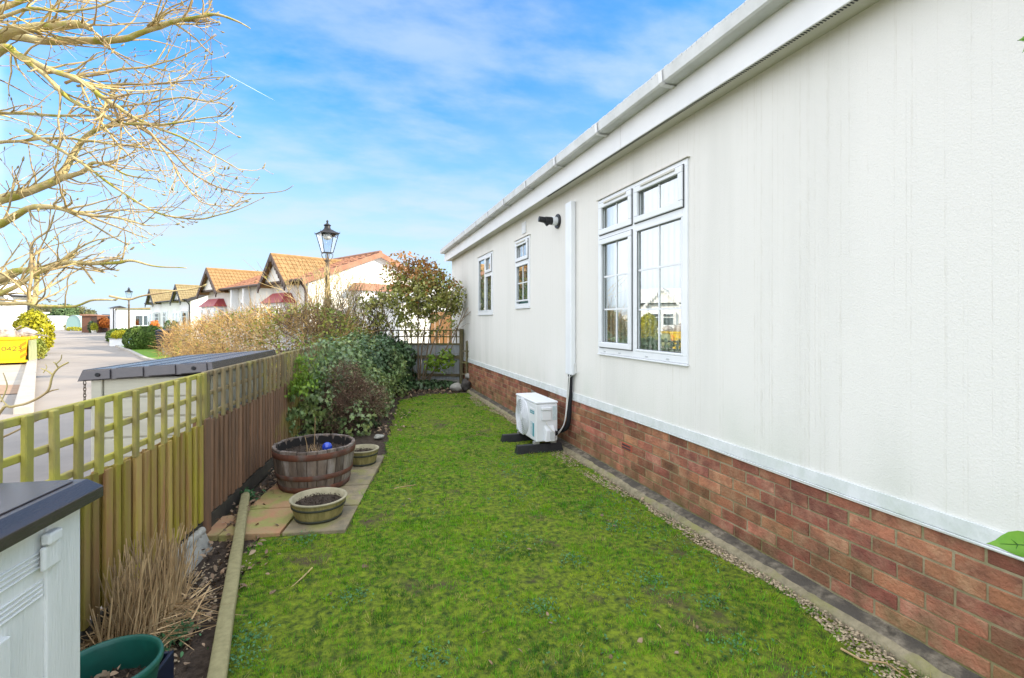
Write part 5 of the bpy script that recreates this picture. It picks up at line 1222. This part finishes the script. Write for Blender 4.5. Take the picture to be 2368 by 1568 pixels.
C0 = U(270,52); CD = cw(-.80,1,0)
def flat_house(name, o, d, L, Wd, h, label, wallm, roofm, pitch=.5):
    f0 = frame3(o, d); f = lambda s, w, hh: f0(s, -w, hh); th = thing(name, label, 'house', tuple(o))
    mb = MB(); fbox(mb, f, (0,0,0), (L,Wd,h)); mb.build('wall', M[wallm], th)
    mb = MB(); m = Wd/2
    mb.slab([f(-.2,-.2,h+.003),f(-.2,Wd+.2,h+.003),f(-.2,m,h+pitch)], d*(L+.4)); mb.build('roof', M[roofm], th)
    return th, f
hc, fC = flat_house('bungalow', C0, CD, 10, 6.5, 2.75, 'plain white bungalow wall with low dark roof beyond the far street lamp', 'house_white', 'roof_brown', .22)
win_on(hc, fC, 2, 3.4, -.002, .9, 2.1, 1, 0); win_on(hc, fC, 1.5, 3.0, -.002, .9, 2.1, 1, 0, axis='w')
hcab, fCab = flat_house('garden_cabin', U(264,57), HD, 2.6, 1.0, 3.0, 'narrow tall pale grey cabin with dark roof and downpipe near the orange tree', 'white_paint', 'iron', .25)
mb = MB().tube([fCab(.1,-.05,2.95),fCab(.1,-.05,.0)], .05, 6); mb.build('downpipe', M['iron'], hcab)
# white house on the left of the street
D0 = U(36,26.5); dd = Vector((.906,.423,0))
hd, fD, rfD = park_house(U(66,29.5), 12.0, 6.4, [(1.0,3.8),(7.5,10.4)], ('house_white','house_white','house_white'), 'sunlit white park house at the left edge behind the yellow skip', eave=3.0, ridge=4.3, apex=4.2, d=Vector((-.72,-.69,0)), detail=1, barge='white_paint')
mb = MB(); fbox(mb, fD, (-1.3,1.5,0), (-.002,4.5,1.95)); mb.build('porch', M['house_white'], hd)
mb = MB(); fbox(mb, fD, (-1.45,1.4,1.953), (-.002,4.6,2.03)); mb.build('porch_roof', M['white_paint'], hd)
he, fE, rfE = park_house(U(-420,22), 12.0, 6.4, [(1.0,3.8),(7.5,10.4)], ('house_white','terracotta','terracotta'), 'white park house further left outside the street view', eave=3.0, ridge=4.3, apex=4.2, d=Vector((-.72,-.69,0)), detail=1, barge='white_paint')
# white neighbour behind the back fence, with timber side gate
fN_, = (frame3(U(1110,17.5), Vector((-.35,.94,0))),)
hn, fNn = flat_house('neighbour_home', U(925,16.2), Vector((-.25,.968,0)), 9, 4.2, 2.2, 'low white sunlit home wall beyond the grey back fence', 'house_white', 'house_white', .5)
win_on(hn, fNn, 1.4, 2.7, -.002, .9, 1.9, 1, 0, axis='w')
sg = thing('side_gate', 'orange brown timber gate between the white walls beyond the back fence', 'gate', tuple(U(1018,15.2))); f = frame3(U(996,15.2), cw(1,.15,0))
mb = MB()
for k_ in range(5): fbox(mb, f, (k_*.135,0,.05), (k_*.135+.128,.02,1.75))
mb.build('gate_boards', M['brown_fence'], sg, bevel=.003)
mb = MB(); fbox(mb, f, (-.06,-.02,0), (-.004,.05,1.85)); fbox(mb, f, (.68,-.02,0), (.74,.05,1.85)); mb.build('gate_frame', M['upvc'], sg)

# ================================================================= STREET FURNITURE AND GREENERY
# yellow skip full of rubble bags
sk = thing('skip', 'yellow builders skip heaped with rubble bags at the left edge of the street', 'skip', tuple(U(20,17)))
kr, kl = U(64,16.6), cw(-18.1,15.4,0); f0 = frame3(kr, kl-kr); SL = (kl-kr).length; f = lambda s, w, h: f0(s, -w, h)
top = .86
def skp(s, w, h):                                     # sloping ends and sides
    t = h/top; return f(s+(.0 if s < .5 else 0), w, h)
mb = MB()
lo = [f(.10,.10,.06),f(SL-.1,.10,.06),f(SL-.1,1.35,.06),f(.10,1.35,.06)]; hi = [f(0,0,top),f(SL,0,top),f(SL,1.6,top),f(0,1.6,top)]
mb.hexa(lo+hi); mb.build('body', [M['skip']], sk, bevel=.02)
mb = MB()
for a, b in ((hi[0],hi[1]),(hi[1],hi[2]),(hi[2],hi[3]),(hi[3],hi[0])): mb.bar(a+Vector((0,0,.02)), b+Vector((0,0,.02)), .10, .09)
mb.bar(f(.0,-.03,.10), f(SL,-.03,.10), .08, .08); mb.build('rim', M['skip'], sk, bevel=.012)
mb = MB(); mb.hexa([f(-.012,.16,.10),f(-.075,1.3,.10),f(-.07,1.3,.12),f(-.005,.16,.12),f(-.03,.08,top-.06),f(-.03,1.5,top-.06),f(-.012,1.5,top-.06),f(-.012,.08,top-.06)]); mb.build('end_panel', M['skip_pale'], sk)
face = lambda s, h: f(s, .10*(1-(h-.06)/(top-.06))-.006, h)
mb = MB()
for k_ in range(3): h = .30+k_*.19; mb.slab([face(.03,h),face(.19,h-.12),face(.19,h-.01),face(.03,h+.11)], f(0,-.004,0)-f(0,0,0))
mb.build('hazard_stripe', M['orange_stripe'], sk)
SEG = {'0':'abcdef','4':'bcfg','2':'abdeg','3':'abcdg'}
def digit(ch, s, h, w, H_):
    mb = MB(); t = .022; pos = {'a':((0,1),(1,1)),'b':((1,1),(1,.5)),'c':((1,.5),(1,0)),'d':((0,0),(1,0)),'e':((0,0),(0,.5)),'f':((0,.5),(0,1)),'g':((0,.5),(1,.5))}
    if ch == '0' or ch == '2' or ch == '3':
        if ch == '0': pts = [(.5+.5*math.cos(a), .5+.5*math.sin(a)) for a in np.linspace(0,2*math.pi,17)]
        elif ch == '2': pts = [(.02,.75),(.2,.96),(.5,1),(.85,.92),(.98,.72),(.85,.5),(.4,.22),(.0,0),(1,0)]
        else: pts = [(.05,.9),(.4,1),(.85,.92),(.92,.72),(.75,.56),(.4,.52),(.8,.46),(1,.25),(.85,.06),(.45,0),(.02,.1)]
        lines = list(zip(pts, pts[1:]))
    else: lines = [((.78,0),(.78,1)),((.78,1),(0,.32)),((0,.32),(1,.32))]
    for (x0,y0),(x1,y1) in lines:
        mb.bar(face(s-x0*w,h+y0*H_), face(s-x1*w,h+y1*H_), .010, t, up=face(0,1)-face(0,0))
    mb.build('number_marking', M['letter'], sk)
for i, ch in enumerate('0423'): digit(ch, .62-i*.125, .47, .095, .13)
for i in range(26):
    c = f(random.uniform(.1,SL-.1), random.uniform(.15,1.4), top+random.uniform(.0,.50)*(1-abs(random.uniform(-.6,.6))))
    bm = bmesh.new(); bmesh.ops.create_icosphere(bm, subdivisions=2, radius=1); s_ = random.uniform(.14,.32)
    for v in bm.verts: v.co = Vector((v.co.x*1.2,v.co.y,v.co.z*.7))*s_*(1+.45*mnoise.noise(v.co*1.7+Vector((i*3,0,0))))
    for v in bm.verts: v.co += c
    me = bpy.data.meshes.new('rubble_bag'); bm.to_mesh(me); bm.free(); me.materials.append(M['rubble'] if i % 5 else M['scrap'])
    o = link('rubble_bag', me, smooth=True); tag(o, 'pale bag or lump of rubble heaped in the yellow skip', 'rubble', 'rubble heaped in the yellow skip')
for i in range(9):
    p = f(random.uniform(.1,SL-.2), random.uniform(.0,1.2), top+random.uniform(.1,.42)); q = p+Vector((random.gauss(0,.5),random.gauss(0,.4),random.gauss(0,.12)))
    tag(MB().bar(p,q,random.uniform(.03,.09),.025).build('scrap_batten', M['scrap']), 'dark scrap batten sticking out of the rubble in the yellow skip', 'scrap wood', 'scrap battens in the yellow skip')
def bush(name, ells, n, s0, s1, mat, label, cat, jit=.12, shape='clump', trunk=None, group=None, zmin=.02, base=None):
    P, Nn = shell(ells, n, jit, zmin); b = np.array([mnoise.noise((x*1.5,y*1.5,z*1.5)) for x,y,z in P]); P = P+Nn*(b*.12*np.mean([e[3] for e in ells]))[:,None]
    th = thing(name, label, cat, (ells[0][0],ells[0][1],0), 0, group)
    npmesh('crown' if trunk else 'foliage', leaves(P, Nn+rng.normal(size=P.shape)*.6, rng.uniform(s0,s1,n), shape, .1), len(LEAF[shape]), M[mat], th)
    if trunk:
        x, y, h, r = trunk; mb = MB().tube(smooth_path([(x,y,-.03),(x+.05,y,h*.5),(x,y+.05,h)],4), list(np.linspace(r,r*.6,9)), 8)
        for k_ in range(5): a = k_*1.3; mb.tube([(x,y,h*.6),(x+math.cos(a)*h*.35,y+math.sin(a)*h*.35,h*1.15)], [r*.5,r*.15], 5)
        mb.build('trunk', M['bark'], th)
    return th
bush('golden_conifer', [ell(78,22,1.05,.62,.6,.95), ell(90,22.2,.85,.55,.5,.85), ell(66,22,1.25,.45,.45,.62)], 2600, .05,.13, 'conifer_gold', 'rounded golden conifer behind the yellow skip', 'shrub')
bush('golden_bush', [ell(87,18.6,.35,.28,.3,.42)], 700, .04,.09, 'hedge_leaf', 'small yellow green bush between the skip and the white kerb', 'shrub')
bush('box_hedge', [(lambda p: (p.x,p.y,.5,.95,.62,.70))(U(335,25.2)), ell(322,25.0,.55,.62,.55,.66), ell(352,25.3,.55,.62,.55,.66), ell(368,25.4,.52,.5,.5,.64)], 6500, .04,.085, 'hedge_green', 'clipped dense green hedge block beside the dark wheelie bin', 'hedge', .06)
bush('box_hedge', [ell(268,33,.42,.6,.5,.50), ell(285,33.4,.42,.6,.5,.50), ell(308,33.6,.42,.6,.5,.52)], 2600, .05,.10, 'hedge_green', 'low green hedge behind the far street lamp', 'hedge', .06)
# planter with yellow shrub on the verge
pt = thing('verge_planter', 'square white planter on the grass verge by the far lamp', 'planter', tuple(U(279,28.5))); c = U(279,28.5)
Mx = Matrix.Translation(c) @ Matrix.Rotation(-A,4,'Z'); MB().box((-.42,-.3,-.02),(.42,.3,.42),0,Mx).build('planter_box', M['white_paint'], pt, bevel=.02); MB().box((-.46,-.34,.421),(.46,.34,.46),0,Mx).build('rim', M['stone'], pt, bevel=.01)
bush('golden_bush', [(c.x,c.y,.62,.46,.4,.30)], 1300, .035,.08, 'conifer_gold', 'rounded yellow shrub growing in the square white planter', 'shrub', zmin=.44)
# wheelie bin
c = U(382,23.2); wb = thing('wheelie_bin', 'dark navy wheelie bin standing between green hedge and golden brambles', 'bin', tuple(c), 0)
Mx = Matrix.Translation(c) @ Matrix.Rotation(-A+R(15),4,'Z'); mb = MB(); mb.hexa([Mx @ Vector(p) for p in ((-.22,-.26,.05),(.22,-.26,.05),(.22,.20,.05),(-.22,.20,.05),(-.29,-.36,.98),(.29,-.36,.98),(.29,.34,.98),(-.29,.34,.98))]); mb.build('body', M['bin'], wb, bevel=.03)
mb = MB(); mb.hexa([Mx @ Vector(p) for p in ((-.31,-.39,.985),(.31,-.39,.985),(.31,.37,.985),(-.31,.37,.985),(-.27,-.34,1.04),(.27,-.34,1.04),(.27,.37,1.09),(-.27,.37,1.09))]); mb.build('lid', M['bin'], wb, bevel=.02)
for s_ in (1,-1): mb = MB().tube([Mx @ Vector((s_*.20,.22,.11)), Mx @ Vector((s_*.26,.22,.11))], .11, 14); mb.build('wheel', M['black_plastic'], wb)
MB().tube([Mx @ Vector((-.24,.40,1.0)), Mx @ Vector((.24,.40,1.0))], .018, 8).build('handle', M['bin'], wb)
c = U(388,21.0); tag(MB().box((c.x-.16,c.y-.14,-.03),(c.x+.16,c.y+.14,.24)).box((c.x-.18,c.y-.16,.241),(c.x+.18,c.y+.16,.28)).build('marker_block', M['kerb'], bevel=.015), 'small white concrete block at the left end of the bramble hedge', 'block')
for u in (389, 403): bush('topiary_conifer', [ell(u,32,.55,.34,.34,.62), ell(u,32,1.0,.22,.22,.5)], 1100, .04,.09, 'conifer_green', 'small dark conical conifer, %s of the pair before the brown roofed house' % ('left' if u == 389 else 'right'), 'conifer', .08, group='pair of conical conifers')
bush('autumn_shrub', [ell(357,33,1.0,.3,.3,.5)], 500, .05,.10, 'beech', 'small rusty orange shrub at the corner of the brown roofed house', 'shrub', .2)
# end of the street: shed, orange tree, pots, greenhouse, trees
sh = thing('timber_shed', 'dark brown timber shed at the far end of the street', 'shed', tuple(U(203,61))); c0 = U(189,61); f = frame3(c0, cw(1,.1,0)); mb = MB(); fbox(mb, f, (0,0,0),(1.8,1.8,2.1)); mb.build('wall', M['shed_brown'], sh)
mb = MB(); mb.hexa([f(-.15,-.15,2.1),f(1.95,-.15,2.1),f(1.95,1.95,2.1),f(-.15,1.95,2.1),f(-.15,-.15,2.32),f(1.95,-.15,2.18),f(1.95,1.95,2.18),f(-.15,1.95,2.32)]); mb.build('roof', M['terracotta'], sh)
mb = MB(); fbox(mb, f, (1.15,-.03,.1),(1.78,-.003,1.95)); mb.build('door', M['barge'], sh); mb = MB(); fbox(mb, f, (.98,-.035,1.05),(1.12,-.004,1.45)); mb.build('notice', M['white_paint'], sh)
ln = thing('lean_to', 'low dark roofed outbuilding behind the rust orange tree', 'outbuilding', tuple(U(238,66))); f = frame3(U(218,66), cw(1,0,0)); mb = MB(); fbox(mb, f, (0,0,0),(2.6,2,1.7)); mb.build('wall', M['shed_brown'], ln)
mb = MB(); mb.slab([f(-.2,-.2,1.703),f(2.8,-.2,1.703),f(1.3,-.2,2.35)], f(0,2.4,0)-f(0,0,0)); mb.build('roof', M['iron'], ln)
c = U(236,62); bush('beech_tree', [ell(236,62,1.25,1.15,.8,.72), ell(226,62,1.1,.7,.6,.55), ell(247,62,1.1,.7,.6,.5)], 2200, .06,.16, 'beech', 'rust orange round headed little tree beside the brown shed', 'tree', .2, trunk=(c.x,c.y,.8,.07))
for u, lb in ((218,'small yellow conical conifer in a pot next to the brown shed'),(263,'small yellow conical conifer by the narrow grey cabin')):
    bush('golden_conifer', [ell(u,59,.62,.36,.36,.62)], 500, .06,.14, 'conifer_gold', lb, 'conifer'); c = U(u,59)
    tag(MB().lathe([(.22,-.03),(.30,.28),(.30,.33),(.26,.33),(.25,.25),(.001,.25)],16,(c.x,c.y,0)).build('flower_pot', M['house_wall']), 'pale round pot holding the yellow conifer %s' % ('beside the brown shed' if u == 218 else 'beside the grey cabin'), 'pot')
bush('topiary_conifer', [ell(211,60,.7,.35,.35,.75)], 500, .06,.14, 'conifer_green', 'small dark green conifer just right of the brown shed', 'conifer')
gh = thing('greenhouse', 'small pale teal domed greenhouse before the far trees', 'greenhouse', tuple(U(170,75))); c = U(170,75); mb = MB(); dx = Vector((CA,-SA,0)); dy = Vector((SA,CA,0)); arc = [(math.cos(a)*1.15, .9+math.sin(a)*1.45) for a in np.linspace(0,math.pi,13)]; poly = [c+dx*x+Vector((0,0,z)) for x,z in [(1.15,0)]+arc+[(-1.15,0)]]
mb.slab(poly, dy*3); mb.build('cover', M['teal_tarp'], gh)
mb = MB()
for k_ in range(3): mb.tube([p-dy*(.02-k_*1.5) for p in poly], .03, 5)
mb.build('hoop_frame', M['steel'], gh)
TR = [(70,88,2.4,1.6,2.2,'tree_a','dark olive bushy tree above the white house at the far left'),(98,92,2.6,2.6,2.4,'tree_a','broad olive tree at the end of the street left of the green one'),(122,90,2.2,2.0,2.2,'tree_a','thin olive tree next to the green tree at the street end'),(150,86,2.4,2.2,2.4,'tree_b','bright green round tree at the end of the street'),(180,90,2.4,1.9,2.2,'tree_a','olive tree behind the brown shed'),(45,96,2.6,2.4,2.4,'tree_a','olive tree behind the white house at the left edge')]
for u, z, h, rx, rz, mt, lb in TR:
    c = U(u,z); e = [(c.x,c.y,h+.1,rx,rx*.9,rz*.85)]
    for k_ in range(6): e.append((c.x+random.gauss(0,rx*.5),c.y+random.gauss(0,rx*.4),h+random.uniform(-.9,1.0),rx*.5,rx*.5,rz*.45))
    bush('broadleaf_tree', e, 2600, .12,.34, mt, lb, 'tree', .25, trunk=(c.x,c.y,h,.16), group='trees at the end of the street', zmin=.5)
bush('golden_bush', [ell(160,78,.5,.7,.6,.5), ell(172,72,.25,1.0,.5,.35)], 900, .08,.18, 'conifer_gold', 'low yellow bushes below the far green tree', 'shrub')
flat_house('far_bungalow', U(108,82), cw(1,.1,0), 4.6, 5, 1.9, 'distant white bungalow wall under the far olive trees', 'house_white', 'house_white', .4)

# ================================================================= BARE MAGNOLIA OVER THE FENCE
mg = thing('magnolia_tree', 'bare winter magnolia with lichened gold branches and furry buds reaching in from the left', 'tree', tuple(U(-330,4.7)))
BND = [(0,530),(120,545),(270,560),(330,590),(420,665),(470,600),(520,455),(560,400),(600,330),(690,260),(760,170),(2000,100)]
def bound(v):
    for (v0,u0),(v1,u1) in zip(BND, BND[1:]):
        if v0 <= v <= v1: return u0+(u1-u0)*(v-v0)/(v1-v0)
    return 540 if v < 0 else 100
def keepm(p):
    u, v = proj(p); return u < bound(v)-35+45*mnoise.noise(p*2) and v < 700 and u > -700
LIMBS = [  # (points as (u, v, depth)), start radius, end radius
 ([(-330,760,4.7),(-250,420,4.6),(-120,180,4.4),(0,85,4.2),(67,66,4.15),(180,57,4.1),(213,66,4.1)],.075,.024),
 ([(-200,330,4.6),(-60,100,4.5),(120,95,4.4),(273,93,4.3),(320,77,4.3),(400,52,4.2),(447,42,4.2),(497,32,4.2),(545,48,4.2),(580,67,4.2)],.045,.004),
 ([(-150,240,4.4),(0,117,4.1),(40,125,4.1),(117,163,4.0),(187,190,4.0),(260,240,4.0),(320,277,4.0),(400,310,3.9),(480,350,3.9),(560,400,3.9)],.040,.003),
 ([(40,126,4.1),(100,170,4.0),(160,227,4.0),(233,263,4.0),(277,284,4.0),(387,287,3.9),(453,277,3.9),(533,267,3.9)],.026,.004),
 ([(-120,260,4.8),(0,262,4.7),(133,267,4.6),(233,268,4.5),(300,272,4.5)],.022,.006),
 ([(-300,620,4.8),(-150,520,4.9),(0,462,4.9),(50,447,4.9),(133,413,4.9),(173,350,5.0),(213,307,5.0),(267,290,5.0),(330,285,5.0)],.070,.012),
 ([(133,413,4.9),(187,400,4.8),(213,377,4.8),(253,383,4.7),(293,403,4.7),(383,420,4.6)],.030,.004),
 ([(-180,600,4.4),(0,518,4.2),(67,482,4.1),(127,480,4.0),(200,497,4.0),(273,502,4.0),(340,520,4.0)],.040,.004),
 ([(300,270,4.3),(360,320,4.2),(400,380,4.2),(430,433,4.2),(473,470,4.1),(547,477,4.1)],.013,.003),
 ([(270,270,4.4),(333,300,4.3),(395,350,4.3),(447,403,4.3),(500,430,4.3),(567,447,4.3),(647,443,4.3),(677,428,4.3)],.014,.0025),
 ([(60,300,4.5),(130,340,4.4),(200,385,4.3),(275,440,4.3),(357,490,4.2),(447,507,4.2),(500,500,4.2),(553,483,4.2),(607,460,4.2)],.018,.0025),
 ([(-140,690,4.5),(0,646,4.4),(35,630,4.4),(71,625,4.35),(104,621,4.3),(142,609,4.3),(200,609,4.3),(271,607,4.3),(304,602,4.3),(354,616,4.3),(432,621,4.3)],.046,.004),
 ([(-120,690,4.0),(0,702,4.0),(66,702,4.0),(94,708,4.0),(165,708,4.0),(217,694,3.95),(262,694,3.95)],.022,.006),
 ([(76,703,4.0),(80,690,4.05),(85,668,4.1),(86,640,4.2),(82,618,4.3)],.022,.018),
 ([(-80,700,4.1),(0,677,4.1),(42,658,4.1),(78,637,4.1),(132,609,4.1),(170,578,4.1),(212,559,4.1),(283,544,4.1)],.026,.004),
 ([(253,684,3.9),(295,690,3.9),(330,682,3.9),(432,668,3.9),(468,661,3.9)],.010,.004),
 ([(66,700,4.0),(71,656,4.0),(74,607,4.0),(78,562,4.0),(111,533,4.0),(125,498,4.0)],.014,.007),
 ([(-160,120,4.2),(-20,30,4.1),(90,-10,4.1),(200,-40,4.1)],.035,.010),
 ([(-40,60,4.0),(70,20,3.9),(180,25,3.9),(290,-10,3.9)],.020,.006),
 ([(150,190,4.4),(260,165,4.3),(360,150,4.3),(440,120,4.3),(500,80,4.3)],.015,.003),
 ([(180,200,4.4),(300,195,4.3),(400,190,4.3),(470,182,4.3),(525,178,4.3)],.013,.003),
 ([(230,250,4.5),(330,240,4.4),(420,225,4.4),(490,235,4.4),(545,200,4.4)],.012,.003),
 ([(0,330,5.0),(120,320,4.9),(240,330,4.8),(350,345,4.8),(450,372,4.8),(520,410,4.8)],.018,.003),
 ([(340,60,4.2),(390,20,4.2),(430,0,4.2),(470,-20,4.2)],.009,.003),
]
tb, tw, tips = MB(), MB(), []
for ptsq, r0, r1 in LIMBS:
    P3 = [C(*q) for q in ptsq]; sp = smooth_path(P3, 5); n = len(sp)
    sp = [p+Vector((mnoise.noise(p*5),mnoise.noise(p*5+Vector((9,0,0))),mnoise.noise(p*5+Vector((0,9,0)))))*.012 for p in sp]
    rs = [(r0+(r1-r0)*(i/(n-1))**.8)*(1+.18*mnoise.noise(sp[i]*9)) for i in range(n)]
    (tb if r0 > .016 else tw).tube(sp, rs, 8 if r0 > .02 else 6, 0, cap=True); tips.append((sp[-1], (sp[-1]-sp[-2]).normalized()))
    Ltot = sum((sp[i+1]-sp[i]).length for i in range(n-1))
    for k_ in range(int(Ltot*8)+3):
        i = random.randint(1, n-1); u, v = proj(sp[i])
        if u < -120: continue
        ax = (sp[i]-sp[i-1]).normalized(); side = ax.orthogonal().normalized(); side.rotate(Matrix.Rotation(random.uniform(0,6.28),3,ax)); a = random.uniform(.35,1.1)
        d = ax*math.cos(a)+side*math.sin(a)+Vector((.15,0,.10))
        grow(tw, sp[i], d, random.uniform(.25,.75), max(min(rs[i]*.55,.010),.0042), 2, .15, (.01,0,.035), (0,2), tips, (.35,.95), 0, keepm, 6)
tb.build('trunk', M['mag_bark'], mg, smooth=True)
tw.build('twigs', M['mag_twig'], mg, smooth=True)
mb = MB()
for p, d in tips:
    if random.random() < .62:
        l = random.uniform(.014,.042); e = d.orthogonal(); q = p+d*l+Vector((0,0,l*.3))
        mb.tube([p-d*.002, p+d*l*.35, p+d*l*.7+Vector((0,0,l*.15)), q], [.0025,l*.21,l*.17,.0008], 6)
tag(mb.build('buds', M['mag_bud'], mg, smooth=True), kind='stuff')
# low bare sapling poking up behind the fence at the left edge
sp_ = thing('bare_sapling', 'small bare sapling branch rising behind the trellis at the left edge', 'sapling', tuple(U(-60,3.0)))
mb = MB(); dz = 2.75
def bl_(pts, r0, r1): P3 = smooth_path([C(u,v,dz+k_) for u,v,k_ in pts],5); mb.tube(P3, list(np.linspace(r0,r1,len(P3))), 6)
bl_([(-90,1480,.2),(-70,1100,.1),(0,954,0),(28,941,0),(61,933,0),(94,917,0),(113,900,0),(121,870,0),(135,851,0),(158,838,0)],.009,.0045)
bl_([(121,866,0),(110,858,0),(95,852,0)],.005,.003); bl_([(135,851,0),(128,840,-.02),(124,838,-.02)],.004,.003); bl_([(128,843,0),(140,832,.02),(143,820,.02)],.004,.002); bl_([(94,917,0),(115,905,.03),(135,900,.03)],.006,.003)
bl_([(20,940,0),(5,925,0),(0,915,0),(-8,900,0)],.004,.002); bl_([(2,930,0),(16,895,.02),(12,875,.02),(7,862,.02)],.004,.002); bl_([(100,862,0),(108,850,.02),(105,843,.02)],.003,.002)
bl_([(-40,1030,0),(20,1005,.02),(60,985,.03),(92,970,.03)],.007,.003)
mb.build('branch', M['mag_twig'], sp_, smooth=True)

# climbing plant whose leaves show at the right edge
def big_leaf(tip, base, nrm, wd, parent):
    tip, base = Vector(tip), Vector(base); ax = tip-base; L = ax.length; ax.normalize(); n = Vector(nrm); n = (n-ax*n.dot(ax)).normalized(); s = n.cross(ax)
    prof = [(0,.05),(.08,.30),(.22,.47),(.40,.50),(.58,.44),(.72,.30),(.84,.13),(.93,.05),(1,0)]
    mb = MB(); rows = []
    for t, w_ in prof:
        c = base+ax*L*t+n*(.06*L*math.sin(t*3)); rows.append([c-s*w_*wd+n*w_*wd*.22, c-n*.001, c+s*w_*wd+n*w_*wd*.22])
    for r in rows: mb.v += [tuple(p) for p in r]
    for i in range(len(rows)-1):
        for k_ in range(2): mb.f.append([i*3+k_,i*3+k_+1,i*3+k_+4,i*3+k_+3]); mb.m.append(0)
    lf = mb.build('leaf', M['leaf_bright'], parent, smooth=True); so_ = lf.modifiers.new('thickness','SOLIDIFY'); so_.thickness = .0012
    mb = MB(); mb.tube([base+ax*L*t+n*(.06*L*math.sin(t*3)+.0012) for t in (.15,.4,.6,.78)], [.0016,.0014,.0012,.0006], 4)
    for t in (.30,.48):
        for sg_ in (1,-1): c = base+ax*L*t+n*(.06*L*math.sin(t*3)+.0012); mb.tube([c, c+ax*L*.10+s*sg_*wd*.20+n*.0022], [.0013,.0005], 4)
    mb.build('vein', M['leaf_vein'], lf)
cp_ = thing('climbing_plant', 'climbing plant stem with glossy bright green leaves at the right edge against the cream wall', 'climber', tuple(U(2400,1.45)))
zc = 1.42
stem_pts = [C(2440,2000,zc),C(2425,1500,zc),C(2410,1262,zc),C(2420,800,zc),C(2410,300,zc),C(2396,110,zc),C(2405,-200,zc)]
MB().tube(smooth_path(stem_pts,5), .004, 7).build('stem', M['leaf_vein'], cp_, smooth=True)
vd = (Vector((0,0,H))-C(2330,1260,zc)).normalized()
big_leaf(C(2279,1257,zc), C(2408,1264,zc), vd+Vector((0,0,.15)), .075, cp_)
big_leaf(C(2352,94,zc), C(2398,92,zc), vd+Vector((0,0,-.2)), .03, cp_)
big_leaf(C(2364,122,zc), C(2392,98,zc), vd, .018, cp_)

# aeroplane trail high in the sky
a_, b_ = C(505,162,3800), C(636,233,3400)
tag(MB().tube([a_.lerp(b_,t) for t in np.linspace(0,1,9)], [.4,.8,1.0,1.2,1.4,1.4,1.2,.8,.3], 8).build('contrail', M['contrail'], smooth=True), 'thin white aeroplane trail in the blue sky right of the bare tree', 'contrail')
